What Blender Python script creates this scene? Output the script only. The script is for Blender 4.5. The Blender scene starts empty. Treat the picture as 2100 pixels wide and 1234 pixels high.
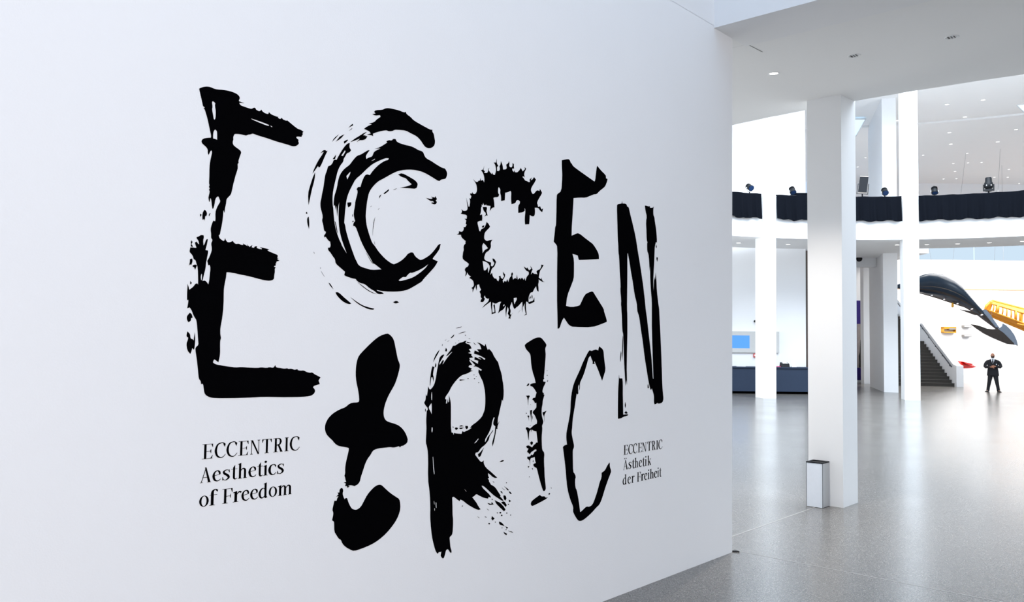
import bpy, bmesh, math, random
from mathutils import Vector, Matrix
from mathutils.geometry import tessellate_polygon

# ------------------------------------------------------------------ camera, light, exposure
scene = bpy.context.scene
COL = scene.collection
FPX, CX, CY, CAMZ = 1701.125, 1050.0, 617.0, 2.05      # focal length and centre in pixels of the 2100 x 1234 frame
_yaw, _pit, _rol = 0.734167748, 0.0476423677, 0.0127685122


def _rows():
    cy, sy = math.cos(_yaw), math.sin(_yaw)
    cp, sp = math.cos(_pit), math.sin(_pit)
    cr, sr = math.cos(_rol), math.sin(_rol)
    R = Matrix(((cr, sr, 0), (-sr, cr, 0), (0, 0, 1)))
    P = Matrix(((1, 0, 0), (0, cp, -sp), (0, sp, cp)))
    B = Matrix(((cy, sy, 0), (0, 0, 1), (-sy, cy, 0)))  # level camera axes from world axes
    return R @ P @ B


ROWS = _rows()
cam = bpy.data.cameras.new('camera')
cam.sensor_width = 36.0
cam.lens = 36.0 * FPX / 2100.0
cam.clip_end = 300
camo = bpy.data.objects.new('camera', cam)
COL.objects.link(camo)
camo.matrix_world = Matrix.Translation((0, 0, CAMZ)) @ Matrix((ROWS[0], ROWS[1], -ROWS[2])).transposed().to_4x4()
scene.camera = camo

scene.view_settings.view_transform = 'Standard'
scene.view_settings.look = 'None'
scene.view_settings.exposure = 0.0
scene.view_settings.gamma = 1.0
scene.view_settings.use_curve_mapping = False
scene.cycles.use_denoising = True
scene.cycles.max_bounces = 10
scene.cycles.diffuse_bounces = 6
scene.cycles.sample_clamp_indirect = 6

world = bpy.data.worlds.new('sky')
scene.world = world
world.use_nodes = True
bg = world.node_tree.nodes['Background']
bg.inputs[0].default_value = (0.55, 0.75, 1.0, 1)
bg.inputs[1].default_value = 2.0


def area_light(name, loc, sx, sy, power, color=(1, 1, 1), rot=(0, 0, 0), shape='RECTANGLE'):
    l = bpy.data.lights.new(name, 'AREA')
    l.shape = shape
    l.size, l.size_y = sx, sy
    l.energy = power
    l.color = color
    o = bpy.data.objects.new(name, l)
    o.location = loc
    o.rotation_euler = rot
    COL.objects.link(o)
    return o


RC = Vector((-4.06, 23.086))       # centre of the rotunda
RR = 11.973                        # its radius
HALL_YAW = _yaw                    # the far hall is turned by this angle against the lettered wall
FW = Vector((-math.sin(_yaw), math.cos(_yaw), 0))
RT = Vector((math.cos(_yaw), math.sin(_yaw), 0))


def hall(u, w, z=0.0):             # hall axes -> world
    return RT * u + FW * w + Vector((0, 0, z))


_sw = area_light('atrium_wall_fill', (11.9, -1.5, 3.2), 5.6, 8.0, 385, (1.0, 0.95, 0.95), (0, math.radians(90), 0))  # no window here: added fill lamp that brightens the lettered wall
_sw.data.spread = math.radians(84)
area_light('lobby_fill', (-25.5, 15.0, 2.6), 4.4, 13.0, 2400, (0.92, 0.97, 1.0), (0, math.radians(-90), 0))  # unseen lamp added to lift the left part of the low ceiling
area_light('rotunda_dome_light', (RC.x, RC.y, 16.0), 20.0, 20.0, 9800, (0.88, 0.95, 1.0), shape='DISK')
_h = hall(31, 46, 10.6)
area_light('hall_fill', _h, 18.0, 9.0, 6000, (1.0, 0.97, 0.93), (0, 0, HALL_YAW))  # added lamp below the ceiling, hidden by the balcony, brightens the hall
_h = hall(27, 57.6, 6.45)
area_light('back_room_fill', _h, 30.0, 3.4, 2000, (1.0, 0.97, 0.93), (0, 0, HALL_YAW))  # unseen lamp added behind the band to whiten the far wall


# ------------------------------------------------------------------ pixel rays onto known planes of the building
def ray(x, y):
    c = Vector(((x - CX) / FPX, (CY - y) / FPX, 1.0))
    return ROWS.transposed() @ c


def _hit(d, t):
    return Vector((d.x * t, d.y * t, CAMZ + d.z * t))


def onz(x, y, z=0.0):
    d = ray(x, y)
    return _hit(d, (z - CAMZ) / d.z)


def onx(x, y, X):
    d = ray(x, y)
    return _hit(d, X / d.x)


def ony(x, y, Y):
    d = ray(x, y)
    return _hit(d, Y / d.y)


def onw(x, y, w):                  # vertical plane at hall depth w
    d = ray(x, y)
    return _hit(d, w / (d.x * FW.x + d.y * FW.y))


def oncyl(x, y, R):
    d = ray(x, y)
    a = d.x ** 2 + d.y ** 2
    b = -2 * (d.x * RC.x + d.y * RC.y)
    c = RC.x ** 2 + RC.y ** 2 - R * R
    return _hit(d, (-b + math.sqrt(b * b - 4 * a * c)) / 2 / a)


CEIL0, CEILS = 5.15, 0.0393        # the low ceiling rises gently towards the rotunda


def ceil_z(y):
    return CEIL0 + CEILS * (y - 7.6)


def onceil(x, y):
    d = ray(x, y)
    return _hit(d, (CEIL0 - CEILS * 7.6 - CAMZ) / (d.z - CEILS * d.y))


def uw(p):
    return p.x * RT.x + p.y * RT.y, p.x * FW.x + p.y * FW.y


# ------------------------------------------------------------------ materials
def mat(name, color, rough=0.5, metal=0.0, spec=0.5, noise=0.0, nscale=8.0, bump=0.0, bscale=60.0, emit=None, coat=0.0):
    m = bpy.data.materials.new(name)
    m.use_nodes = True
    nt = m.node_tree
    b = nt.nodes['Principled BSDF']
    b.inputs['Base Color'].default_value = (*color, 1)
    b.inputs['Roughness'].default_value = rough
    b.inputs['Metallic'].default_value = metal
    b.inputs['Specular IOR Level'].default_value = spec
    b.inputs['Coat Weight'].default_value = coat
    tc = nt.nodes.new('ShaderNodeTexCoord')
    if noise:
        n = nt.nodes.new('ShaderNodeTexNoise')
        n.inputs['Scale'].default_value = nscale
        n.inputs['Detail'].default_value = 4
        r = nt.nodes.new('ShaderNodeMix')
        r.data_type = 'RGBA'
        r.inputs[6].default_value = (*[max(0, c * (1 - noise)) for c in color], 1)
        r.inputs[7].default_value = (*[min(1, c * (1 + noise)) for c in color], 1)
        nt.links.new(tc.outputs['Object'], n.inputs['Vector'])
        nt.links.new(n.outputs['Fac'], r.inputs[0])
        nt.links.new(r.outputs[2], b.inputs['Base Color'])
    if bump:
        n = nt.nodes.new('ShaderNodeTexNoise')
        n.inputs['Scale'].default_value = bscale
        n.inputs['Detail'].default_value = 3
        bp = nt.nodes.new('ShaderNodeBump')
        bp.inputs['Strength'].default_value = bump
        bp.inputs['Distance'].default_value = 0.002
        nt.links.new(tc.outputs['Object'], n.inputs['Vector'])
        nt.links.new(n.outputs['Fac'], bp.inputs['Height'])
        nt.links.new(bp.outputs['Normal'], b.inputs['Normal'])
    if emit:
        b.inputs['Emission Color'].default_value = (*emit[0], 1)
        b.inputs['Emission Strength'].default_value = emit[1]
    return m


def floor_mat():
    m = bpy.data.materials.new('polished_terrazzo')
    m.use_nodes = True
    nt = m.node_tree
    b = nt.nodes['Principled BSDF']
    tc = nt.nodes.new('ShaderNodeTexCoord')
    v = nt.nodes.new('ShaderNodeTexVoronoi')
    v.inputs['Scale'].default_value = 170
    n = nt.nodes.new('ShaderNodeTexNoise')
    n.inputs['Scale'].default_value = 190
    n.inputs['Detail'].default_value = 2
    big = nt.nodes.new('ShaderNodeTexNoise')
    big.inputs['Scale'].default_value = 0.7
    big.inputs['Detail'].default_value = 3
    for q in (v, n, big):
        nt.links.new(tc.outputs['Object'], q.inputs['Vector'])
    hsv = nt.nodes.new('ShaderNodeSeparateColor')
    nt.links.new(v.outputs['Color'], hsv.inputs[0])
    r1 = nt.nodes.new('ShaderNodeValToRGB')
    e = r1.color_ramp.elements
    e[0].position, e[0].color = 0.0, (0.032, 0.029, 0.027, 1)
    e[1].position, e[1].color = 1.0, (0.29, 0.268, 0.246, 1)
    for p, c in ((0.18, (0.085, 0.079, 0.073, 1)), (0.8, (0.135, 0.126, 0.117, 1))):
        q = e.new(p)
        q.color = c
    nt.links.new(hsv.outputs[0], r1.inputs[0])
    mx = nt.nodes.new('ShaderNodeMix')
    mx.data_type = 'RGBA'
    mx.blend_type = 'OVERLAY'
    mx.inputs[0].default_value = 0.5
    nt.links.new(r1.outputs[0], mx.inputs[6])
    nt.links.new(n.outputs['Fac'], mx.inputs[7])
    nt.links.new(mx.outputs[2], b.inputs['Base Color'])
    rg = nt.nodes.new('ShaderNodeMapRange')
    rg.inputs[3].default_value = 0.18
    rg.inputs[4].default_value = 0.26
    nt.links.new(big.outputs['Fac'], rg.inputs[0])
    nt.links.new(rg.outputs[0], b.inputs['Roughness'])
    b.inputs['IOR'].default_value = 1.5
    b.inputs['Specular IOR Level'].default_value = 0.6
    bp = nt.nodes.new('ShaderNodeBump')
    bp.inputs['Strength'].default_value = 0.03
    bp.inputs['Distance'].default_value = 0.002
    nt.links.new(n.outputs['Fac'], bp.inputs['Height'])
    nt.links.new(bp.outputs['Normal'], b.inputs['Normal'])
    return m


M = dict(
    wall=mat('white_wall_paint', (0.86, 0.855, 0.86), 0.75, noise=0.012, nscale=1.5, bump=0.25, bscale=140, spec=0.3),
    ceil=mat('white_ceiling_paint', (0.88, 0.87, 0.86), 0.8, noise=0.01, nscale=1.0, spec=0.2),
    column=mat('white_column_paint', (0.86, 0.86, 0.86), 0.6, noise=0.01, nscale=2.0, spec=0.3),
    floor=floor_mat(),
    seam=mat('pale_floor_joint', (0.24, 0.228, 0.215), 0.3),
    black=mat('matt_black_vinyl', (0.0015, 0.0015, 0.002), 0.9, spec=0.0),
    gap=mat('dark_gap', (0.12, 0.12, 0.12), 0.8),
    curtain=mat('black_molton_cloth', (0.0040, 0.0050, 0.0078), 0.9, noise=0.2, nscale=30, spec=0.03),
    counter=mat('slate_blue_laminate', (0.020, 0.032, 0.060), 0.6, noise=0.05, spec=0.25),
    darkmetal=mat('black_lamp_metal', (0.005, 0.006, 0.008), 0.5, spec=0.25),
    chrome=mat('bright_metal', (0.75, 0.76, 0.78), 0.25, metal=1.0),
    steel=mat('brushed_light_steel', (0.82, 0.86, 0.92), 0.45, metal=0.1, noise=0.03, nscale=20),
    panel=mat('pale_grey_panel_metal', (0.55, 0.545, 0.53), 0.6, metal=0.1, noise=0.03),
    steelshade=mat('brushed_steel_in_shade', (0.62, 0.63, 0.64), 0.45, metal=0.2),  # bin steel again, shade of its right face put into the colour
    bluelens=mat('blue_lens_glass', (0.01, 0.035, 0.11), 0.3, spec=0.3),
    screen=mat('blue_screen', (0.02, 0.08, 0.3), 0.4, emit=((0.085, 0.31, 0.74), 1.0), noise=0.2, nscale=3),
    red=mat('red_lacquer', (0.62, 0.018, 0.015), 0.25, coat=0.6),
    yellow=mat('amber_yellow_lacquer', (0.62, 0.25, 0.012), 0.5, noise=0.08, nscale=3),
    amber=mat('orange_yellow_board', (0.62, 0.29, 0.015), 0.5, noise=0.05),
    gloss=mat('glossy_blue_black_shell', (0.005, 0.014, 0.028), 0.32, spec=0.3, coat=0.08, noise=0.2, nscale=2),
    keel=mat('dull_brown_black_underside', (0.026, 0.020, 0.017), 0.5, spec=0.3, noise=0.3, nscale=6),
    fin=mat('grey_blue_fin', (0.14, 0.18, 0.24), 0.45, noise=0.1),
    step=mat('dark_grey_stone_step', (0.055, 0.050, 0.045), 0.8, spec=0.2, noise=0.15, nscale=6),
    rail=mat('dark_handrail_metal', (0.05, 0.055, 0.065), 0.4, metal=0.6),
    purple=mat('deep_violet_banner_cloth', (0.022, 0.006, 0.16), 0.8, noise=0.08),
    photo=mat('greyish_photo_print', (0.30, 0.26, 0.25), 0.6, noise=0.25, nscale=5),
    ink=mat('black_ink_and_shade', (0.008, 0.007, 0.008), 0.7),
    suit=mat('black_suit_cloth', (0.010, 0.010, 0.013), 0.85, noise=0.2, nscale=40),
    shirt=mat('white_shirt_cotton', (0.80, 0.80, 0.84), 0.8),
    skin=mat('warm_skin', (0.50, 0.22, 0.13), 0.5, noise=0.06, nscale=20),
    beard=mat('dark_short_beard', (0.06, 0.03, 0.02), 0.9),
    shoe=mat('black_shoe_leather', (0.008, 0.008, 0.008), 0.3),
    eye=mat('dark_eye', (0.02, 0.015, 0.012), 0.3),
    plastic=mat('black_device_plastic', (0.007, 0.008, 0.011), 0.6, spec=0.2),
    paper=mat('white_paper', (0.82, 0.82, 0.82), 0.8),
    pink=mat('pink_paper', (0.75, 0.08, 0.25), 0.8),
    boxgrey=mat('pale_grey_box', (0.24, 0.23, 0.22), 0.7, noise=0.25, nscale=9),
    beige=mat('beige_case_edge', (0.42, 0.36, 0.31), 0.6),
    door=mat('dark_brown_doorway', (0.07, 0.045, 0.035), 0.5, noise=0.2, nscale=4),
    warmwood=mat('warm_wood_edge', (0.70, 0.40, 0.20), 0.5, noise=0.1),
    wire=mat('thin_grey_wire', (0.25, 0.25, 0.26), 0.5, metal=0.6),
    lampon=mat('lit_lamp_glass', (0.9, 0.9, 0.88), 0.4, emit=((1.0, 0.96, 0.9), 9.0)),
    lampdot=mat('lit_spot_glass', (0.9, 0.9, 0.88), 0.4, emit=((1.0, 0.97, 0.93), 2.6)),
    glass=None,
)


def glass_mat():
    m = bpy.data.materials.new('tinted_strip_glass')
    m.use_nodes = True
    b = m.node_tree.nodes['Principled BSDF']
    b.inputs['Base Color'].default_value = (0.58, 0.53, 0.47, 1)  # tint dims the sky seen through the added panes
    b.inputs['Transmission Weight'].default_value = 1.0
    b.inputs['Roughness'].default_value = 0.0
    b.inputs['IOR'].default_value = 1.01
    return m


M['glass'] = glass_mat()


# ------------------------------------------------------------------ mesh helpers
class MB:
    """collects shapes and links them as ONE mesh object"""

    def __init__(self):
        self.v, self.f, self.mi, self.sm = [], [], [], []

    def add(self, verts, faces, mi=0, smooth=False):
        o = len(self.v)
        self.v += [tuple(p) for p in verts]
        self.f += [tuple(i + o for i in f) for f in faces]
        self.mi += [mi] * len(faces)
        self.sm += [smooth] * len(faces)

    def hexa(self, lo, hi, mi=0):      # two quads of four points each, same order
        self.add(list(lo) + list(hi), [(3, 2, 1, 0), (4, 5, 6, 7), (0, 1, 5, 4), (1, 2, 6, 5), (2, 3, 7, 6), (3, 0, 4, 7)], mi)

    def box(self, x0, x1, y0, y1, z0, z1, mi=0, X=None):
        p = [Vector(q) for q in ((x0, y0, z0), (x1, y0, z0), (x1, y1, z0), (x0, y1, z0), (x0, y0, z1), (x1, y0, z1), (x1, y1, z1), (x0, y1, z1))]
        if X:
            p = [X(q) for q in p]
        self.hexa(p[:4], p[4:], mi)

    def tube(self, pts, r, n=8, mi=0, cap=True, smooth=True, sx=1.0):
        pts = [Vector(p) for p in pts]
        rs = r if isinstance(r, (list, tuple)) else [r] * len(pts)
        rings, ref = [], None
        for i, p in enumerate(pts):
            d = (pts[min(i + 1, len(pts) - 1)] - pts[max(i - 1, 0)]).normalized()
            if ref is None:
                ref = Vector((0, 0, 1)) if abs(d.z) < 0.9 else Vector((1, 0, 0))
            a = (ref - d * ref.dot(d)).normalized()
            b = d.cross(a)
            ref = a
            rings.append([p + (a * math.cos(2 * math.pi * k / n) + b * math.sin(2 * math.pi * k / n) * sx) * rs[i] for k in range(n)])
        self.loft(rings, mi, cap, smooth)

    def loft(self, rings, mi=0, cap=True, smooth=True, closed=True):
        n = len(rings[0])
        vs = [q for r in rings for q in r]
        fs = []
        for i in range(len(rings) - 1):
            for k in range(n if closed else n - 1):
                fs.append((i * n + k, i * n + (k + 1) % n, (i + 1) * n + (k + 1) % n, (i + 1) * n + k))
        self.add(vs, fs, mi, smooth)
        if cap and closed:
            self.add(rings[0], [tuple(range(n))[::-1]], mi)
            self.add(rings[-1], [tuple(range(n))], mi)

    def prism(self, poly, off, mi=0):  # poly: 3-D outline, off: extrusion vector
        n = len(poly)
        off = Vector(off)
        top = [Vector(p) + off for p in poly]
        tr = tessellate_polygon([[Vector(p) for p in poly]])
        self.add(list(poly) + top, [tuple(t) for t in tr] + [tuple(i + n for i in t)[::-1] for t in tr] + [(k, (k + 1) % n, (k + 1) % n + n, k + n) for k in range(n)], mi)

    def ball(self, c, rx, ry, rz, n=10, m=7, mi=0, X=None):
        c = Vector(c)
        rings = []
        for j in range(m + 1):
            t = math.pi * j / m
            s = max(math.sin(t), 0.02)
            ring = [Vector((rx * s * math.cos(2 * math.pi * k / n), ry * s * math.sin(2 * math.pi * k / n), -rz * math.cos(t))) for k in range(n)]
            rings.append([c + (X @ q if X else q) for q in ring])
        self.loft(rings, mi)

    def build(self, name, mats, parent=None, origin=None, weld=False):
        me = bpy.data.meshes.new(name)
        o0 = Vector(origin) if origin is not None else Vector((0, 0, 0))
        me.from_pydata([tuple(Vector(p) - o0) for p in self.v], [], self.f)
        mats = mats if isinstance(mats, (list, tuple)) else [mats]
        for m in mats:
            me.materials.append(m)
        me.polygons.foreach_set('material_index', self.mi)
        me.polygons.foreach_set('use_smooth', self.sm)
        bm = bmesh.new()
        bm.from_mesh(me)
        bmesh.ops.remove_doubles(bm, verts=bm.verts, dist=1e-5)
        bmesh.ops.recalc_face_normals(bm, faces=bm.faces)
        bm.to_mesh(me)
        bm.free()
        me.update()
        o = bpy.data.objects.new(name, me)
        COL.objects.link(o)
        if parent:
            o.parent = parent
            po = parent
            base = Vector((0, 0, 0))
            while po:
                base = base + po.location
                po = po.parent
            o.location = o0 - base
        else:
            o.location = o0
        return o


def tag(o, label=None, cat=None, group=None, kind=None):
    if label:
        o['label'] = label
    if cat:
        o['category'] = cat
    if group:
        o['group'] = group
    if kind:
        o['kind'] = kind
    return o


def empty(name, loc):
    o = bpy.data.objects.new(name, None)
    o.empty_display_size = 0.1
    COL.objects.link(o)
    o.location = loc
    return o


def struct(name, mb, m, label=None, parent=None, origin=None):
    o = mb.build(name, m, parent, origin)
    return tag(o, label=label, kind='structure')


def copy_tree(o, parent=None):
    c = o.copy()
    COL.objects.link(c)
    if parent:
        c.parent = parent
    for ch in list(o.children):
        copy_tree(ch, c)
    return c


def hbox(mb, u0, u1, w0, w1, z0, z1, mi=0):
    mb.box(u0, u1, w0, w1, z0, z1, mi, X=lambda q: hall(q.x, q.y, q.z))


def ringseg(mb, r0, r1, z0, z1, a0, a1, n, mi=0):
    """solid ring segment of the rotunda between radii and heights, angles in degrees"""
    secs = []
    for i in range(n + 1):
        a = math.radians(a0 + (a1 - a0) * i / n)
        c, s = math.cos(a), math.sin(a)
        secs.append([Vector((RC.x + r * c, RC.y + r * s, z)) for r, z in ((r0, z0), (r1, z0), (r1, z1), (r0, z1))])
    mb.loft(secs, mi, smooth=False)

# ------------------------------------------------------------------ the setting
WX = -3.905                        # face of the lettered wall
WEND = 7.605                       # its far edge
b = MB(); b.box(-30, 14, -8, 70, -0.3, 0)
struct('floor', b, M['floor'])
b = MB(); b.box(WX - 0.45, WX, -8, WEND, 0, CEIL0 + 0.002); b.box(WX - 0.45, WX, -8, 7.23, CEIL0, 9.9)
struct('wall_left', b, M['wall'], 'tall white wall carrying the black brush lettering')
b = MB(); b.box(WX, 12, 7.23, 7.9, 5.132, 9.9)
struct('wall_lintel', b, M['wall'], 'bluish white wall face above the low ceiling edge')
b = MB(); b.box(-4.4, 12, -8.3, -8, 0, 9.9)
struct('wall_back', b, M['wall'])
b = MB(); b.box(12, 12.3, -8.3, 70, 0, 13.6)
struct('wall_right', b, M['wall'])

# low ceiling between the atrium and the rotunda, its far edge follows the rotunda circle
b = MB()
pts = [(-26, 7.9), (12, 7.9), (12, RC.y), (RC.x + RR, RC.y)]
for i in range(49):
    a = math.radians(0 - 180 * i / 48)
    pts.append((RC.x + RR * math.cos(a), RC.y + RR * math.sin(a)))
pts += [(-26, RC.y)]
b.prism([Vector((x, y, ceil_z(y))) for x, y in pts], (0, 0, 0.7))
b.box(-26, WX - 0.45, 7.3, 7.9, CEIL0, CEIL0 + 0.7); b.box(WX - 0.45, WX, WEND, 7.9, CEIL0 + 0.001, CEIL0 + 0.7)
struct('ceiling', b, M['ceil'], 'low white ceiling slab with downlights and a curved edge')
b = MB(); b.box(-26, WX - 0.45, 7.0, 7.3, 0, 9.9)
struct('wall_side', b, M['wall'])
b = MB(); b.box(-26.3, -26, 7.0, 45, 0, 13.6)
struct('wall_outer_left', b, M['wall'])

b = MB(); b.box(2.2, 12.3, -8.3, 7.9, 9.6, 9.9)  # unseen slab added to cut the sky light reaching the floor
struct('atrium_light_blocker', b, M['ceil'])

# access panel in the low ceiling beside the wall
A0, A1, A2 = onceil(1532, 90.2), onceil(1563.7, 106.4), onceil(1504.4, 98.9)
for n_, (p, q) in enumerate(((A0, A1), (A0, Vector((A0.x - 0.42, A0.y, ceil_z(A0.y)))))):
    d = (q - p).normalized()
    s = Vector((-d.y, d.x, 0)) * 0.0035
    b = MB()
    b.hexa([p - s, q - s, q + s, p + s], [v - Vector((0, 0, 0.002)) for v in (p - s, q - s, q + s, p + s)])
    struct('trim_%d' % (n_ + 1), b, M['gap'], 'thin dark joint of the access panel in the low ceiling')

# floor joints
b = MB(); b.box(-4.232, -4.212, 7.7, 10.44, -0.001, 0.0012)
struct('trim_3', b, M['seam'], 'pale floor joint running from wall end to the big column')
b = MB(); b.box(WX, 9, 7.685, 7.70, -0.001, 0.0012)
struct('trim_4', b, M['seam'], 'pale floor joint running right from the wall end')

# columns of the rotunda
b = MB(); b.box(-4.392, -3.945, 10.645, 11.15, 0, 5.32)
struct('column', b, M['column'], 'nearest square white column with the metal bin before it')


def ring_column(px, hw, dp, label):
    p = oncyl(px, 700, RR - 0.10)
    a = math.atan2(p.y - RC.y, p.x - RC.x)
    ra = Vector((math.cos(a), math.sin(a), 0))
    ta = Vector((math.sin(a), -math.cos(a), 0))
    c = Vector((RC.x, RC.y, 0)) + ra * (RR - 0.10)
    q = [c - ta * hw, c + ta * hw, c + ta * hw + ra * dp, c - ta * hw + ra * dp]
    b = MB(); b.hexa(q, [v + Vector((0, 0, 13.3)) for v in q])
    return struct('column', b, M['column'], label)


ring_column(1578.5, 0.27, 0.58, 'square white column in front of the dark blue counter')
ring_column(1870.6, 0.275, 0.60, 'square white column just left of the stairs')

# radial pier behind the far columns
p1, p2 = Vector((-12.279, 37.974, 0)), Vector((-11.76, 38.228, 0))
rd = Vector((-14.43 + 12.279, 42.562 - 37.974, 0)).normalized()
q = [p1, p2, p2 + rd * 5.1, p1 + rd * 5.1]
b = MB(); b.hexa(q, [v + Vector((0, 0, 13.0)) for v in q])
struct('wall_pier', b, M['wall'], 'deep white pier with a shaded left face behind the columns')

# balcony round the far side
b = MB()
ringseg(b, RR, RR + 0.2, 6.10, 7.70, 35, 195, 80)
struct('wall_balcony', b, M['wall'], 'curved white balcony front below the black curtains')
b = MB()
ringseg(b, RR + 0.2, 15.3, 6.10, 6.75, 35, 195, 80)
struct('ceiling_balcony', b, M['ceil'], 'white underside of the curved balcony')
b = MB()
ringseg(b, 15.3, 19.0, 6.10, 6.75, 115, 130, 10)
struct('ceiling_corridor', b, M['ceil'])

# high gallery ceiling
b = MB()
ringseg(b, RR + 0.25, 21.7, 13.0, 13.4, 10, 200, 80)
struct('ceiling_gallery', b, M['ceil'], 'high grey gallery ceiling with small spots')
b = MB()
ringseg(b, 21.7, 52, 12.90, 13.4, 50, 150, 60)
struct('ceiling_gallery_far', b, M['ceil'], 'far lower part of the gallery ceiling')

# reception wall and the room behind the left columns
u1 = uw(onw(1652.5, 600, 35.5))[0]
b = MB(); hbox(b, -12, u1, 35.5, 35.8, 0, 13.0)
struct('wall_reception', b, M['wall'], 'white wall behind the dark blue counter')
b = MB(); hbox(b, u1, u1 + 0.9, 35.75, 35.8, 0, 6.1)  # panel added to show the doorway as a dark strip
struct('doorway_panel', b, M['door'], 'dark brown panel put into the doorway beside the white reception wall')

# corridor: bulkhead, narrow pillar, back wall
ua = uw(onw(1730, 600, 38.4))[0]; ub = uw(onw(1797, 600, 38.4))[0]
b = MB(); zb = onw(1765, 547, 38.4).z
hbox(b, ua - 1, ub, 38.4, 38.8, zb, 6.4)
struct('wall_bulkhead', b, M['wall'], 'grey shaded bulkhead with a round black loudspeaker')
um0 = uw(onw(1771.5, 700, 44.0))[0]; um1 = uw(onw(1784.5, 700, 44.0))[0]
b = MB(); hbox(b, um0, um1 + 0.6, 44.0, 44.4, 0, 6.4)
struct('wall_pillar', b, M['wall'])
b = MB(); hbox(b, u1 + 0.9, um1 + 0.6, 46.0, 46.3, 0, 6.7); hbox(b, u1 + 0.6, u1 + 0.9, 35.8, 46.3, 0, 6.7)  # the side wall is unseen, added to keep sky light out
struct('wall_corridor', b, M['wall'])
b = MB(); hbox(b, u1 + 0.9, um1 + 0.6, 38.9, 46.0, 6.4, 6.7)
struct('ceiling_passage', b, M['ceil'])

# far hall: hanging white wall band, panes added for the blue-lit strip, bright back room
ul = um1 + 0.6
b = MB(); hbox(b, ul, 42, 55.0, 55.3, 5.86, 7.78)
struct('wall_band', b, M['wall'], 'white wall band across the far hall')
b = MB(); hbox(b, ul, 42, 54.9, 55.32, 5.80, 5.86)
struct('trim_5', b, M['warmwood'], 'thin warm wooden edge under the white wall band')
b = MB(); hbox(b, ul, 42, 55.0, 55.3, 10.4, 12.95)
struct('wall_upper', b, M['wall'])
win = empty('sky_strip', hall(ul, 55.1, 7.78)); tag(win, 'pale blue strip above the white wall band, added panes showing the sky', kind='structure')  # added panes give this wall strip the blue of the sky light
for k in range(6):
    ua_ = ul + (42 - ul) * k / 6
    b = MB(); hbox(b, ua_ + 0.03, ua_ + (42 - ul) / 6 - 0.03, 55.14, 55.16, 7.80, 10.4)
    b.build('pane', M['glass'], win, hall(ua_, 55.15, 7.8))
b = MB(); hbox(b, ul, 42, 60.0, 60.3, 0, 6.6)
struct('wall_far', b, M['wall'], 'bright white far wall behind the guard')
b = MB(); hbox(b, ul, 42, 55.3, 60.3, 6.6, 6.9)
struct('ceiling_back_room', b, M['ceil'])
for k, (px, y0, y1) in enumerate(((2068, 712, 771), (2027, 712, 771))):
    p = onw(px, 740, 60.0); u_, w_ = uw(p)
    b = MB(); hbox(b, u_ - 0.03, u_ + 0.03, 59.985, 60.0, 0.05, 2.1)
    struct('trim_%d' % (6 + k), b, M['wall'], 'faint door joint in the far white wall')

# ------------------------------------------------------------------ staircase
st = empty('staircase', onz(1957, 792.5)); tag(st, 'dark grey stone stairs with white parapet behind the right column', 'staircase')
s0 = onz(1957, 792.5)
sd = (FW * 0.995 + RT * 0.10).normalized(); sl = Vector((sd.y, -sd.x, 0)) * -1      # forward and leftward
SW, RISE, RUN = 3.2, 0.165, 0.295


def spt(l, s, z):
    return s0 + sl * l + sd * s + Vector((0, 0, z))


nst = 14
first = None
for k in range(nst):
    if first is None:
        b = MB(); b.hexa([spt(0, 0, 0), spt(SW, 0, 0), spt(SW, RUN + 0.02, 0), spt(0, RUN + 0.02, 0)], [spt(0, 0, RISE - 0.035), spt(SW, 0, RISE - 0.035), spt(SW, RUN + 0.02, RISE - 0.035), spt(0, RUN + 0.02, RISE - 0.035)])
        b.hexa([spt(0, -0.02, RISE - 0.035), spt(SW, -0.02, RISE - 0.035), spt(SW, RUN + 0.02, RISE - 0.035), spt(0, RUN + 0.02, RISE - 0.035)], [spt(0, -0.02, RISE), spt(SW, -0.02, RISE), spt(SW, RUN + 0.02, RISE), spt(0, RUN + 0.02, RISE)])
        first = b.build('step', M['step'], st, s0)
    else:
        c = first.copy(); COL.objects.link(c); c.location = sd * RUN * k + Vector((0, 0, RISE * k))
s1, z1 = RUN * nst, RISE * nst
b = MB(); b.hexa([spt(0, s1, z1 - 0.3), spt(SW, s1, z1 - 0.3), spt(SW, s1 + 1.0, z1 - 0.3), spt(0, s1 + 1.0, z1 - 0.3)], [spt(0, s1, z1), spt(SW, s1, z1), spt(SW, s1 + 1.0, z1), spt(0, s1 + 1.0, z1)])
b.build('landing', M['step'], st, s0)
for k in range(10):
    c = first.copy(); COL.objects.link(c); c.location = sd * (s1 + 1.0 + RUN * k) + Vector((0, 0, z1 + RISE * k))
# sloped parapet on the right of the flight
PT = -0.34
sl2 = s1 + 1.0 + RUN * 10
prof = [(-0.25, 0), (-0.25, 1.06), (0.15, 1.14), (s1, z1 + 1.0), (s1 + 0.9, z1 + 1.0), (sl2, z1 + RISE * 10 + 1.0), (sl2, 0)]
b = MB(); b.prism([spt(-0.01, s, z) for s, z in prof], sl * PT)
b.build('parapet', M['wall'], st, s0)
b = MB(); b.tube([spt(0.08, 0.1, 1.0), spt(0.08, s1, z1 + 0.90), spt(0.08, s1 + 0.9, z1 + 0.92), spt(0.08, sl2, z1 + RISE * 10 + 0.9)], 0.03, 8)
hr = b.build('handrail', M['rail'], st, s0)
for t in (0.06, 0.28, 0.5, 0.72, 0.94):
    b = MB(); s = 0.1 + (s1 - 0.1) * t; z = 1.0 + (z1 - 0.1) * t
    b.tube([spt(0.08, s, z - 0.02), spt(0.08, s, z - 0.09), spt(-0.01, s, z - 0.09)], 0.02, 6)
    b.build('rail_bracket', M['rail'], hr, spt(0, s, z))

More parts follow.
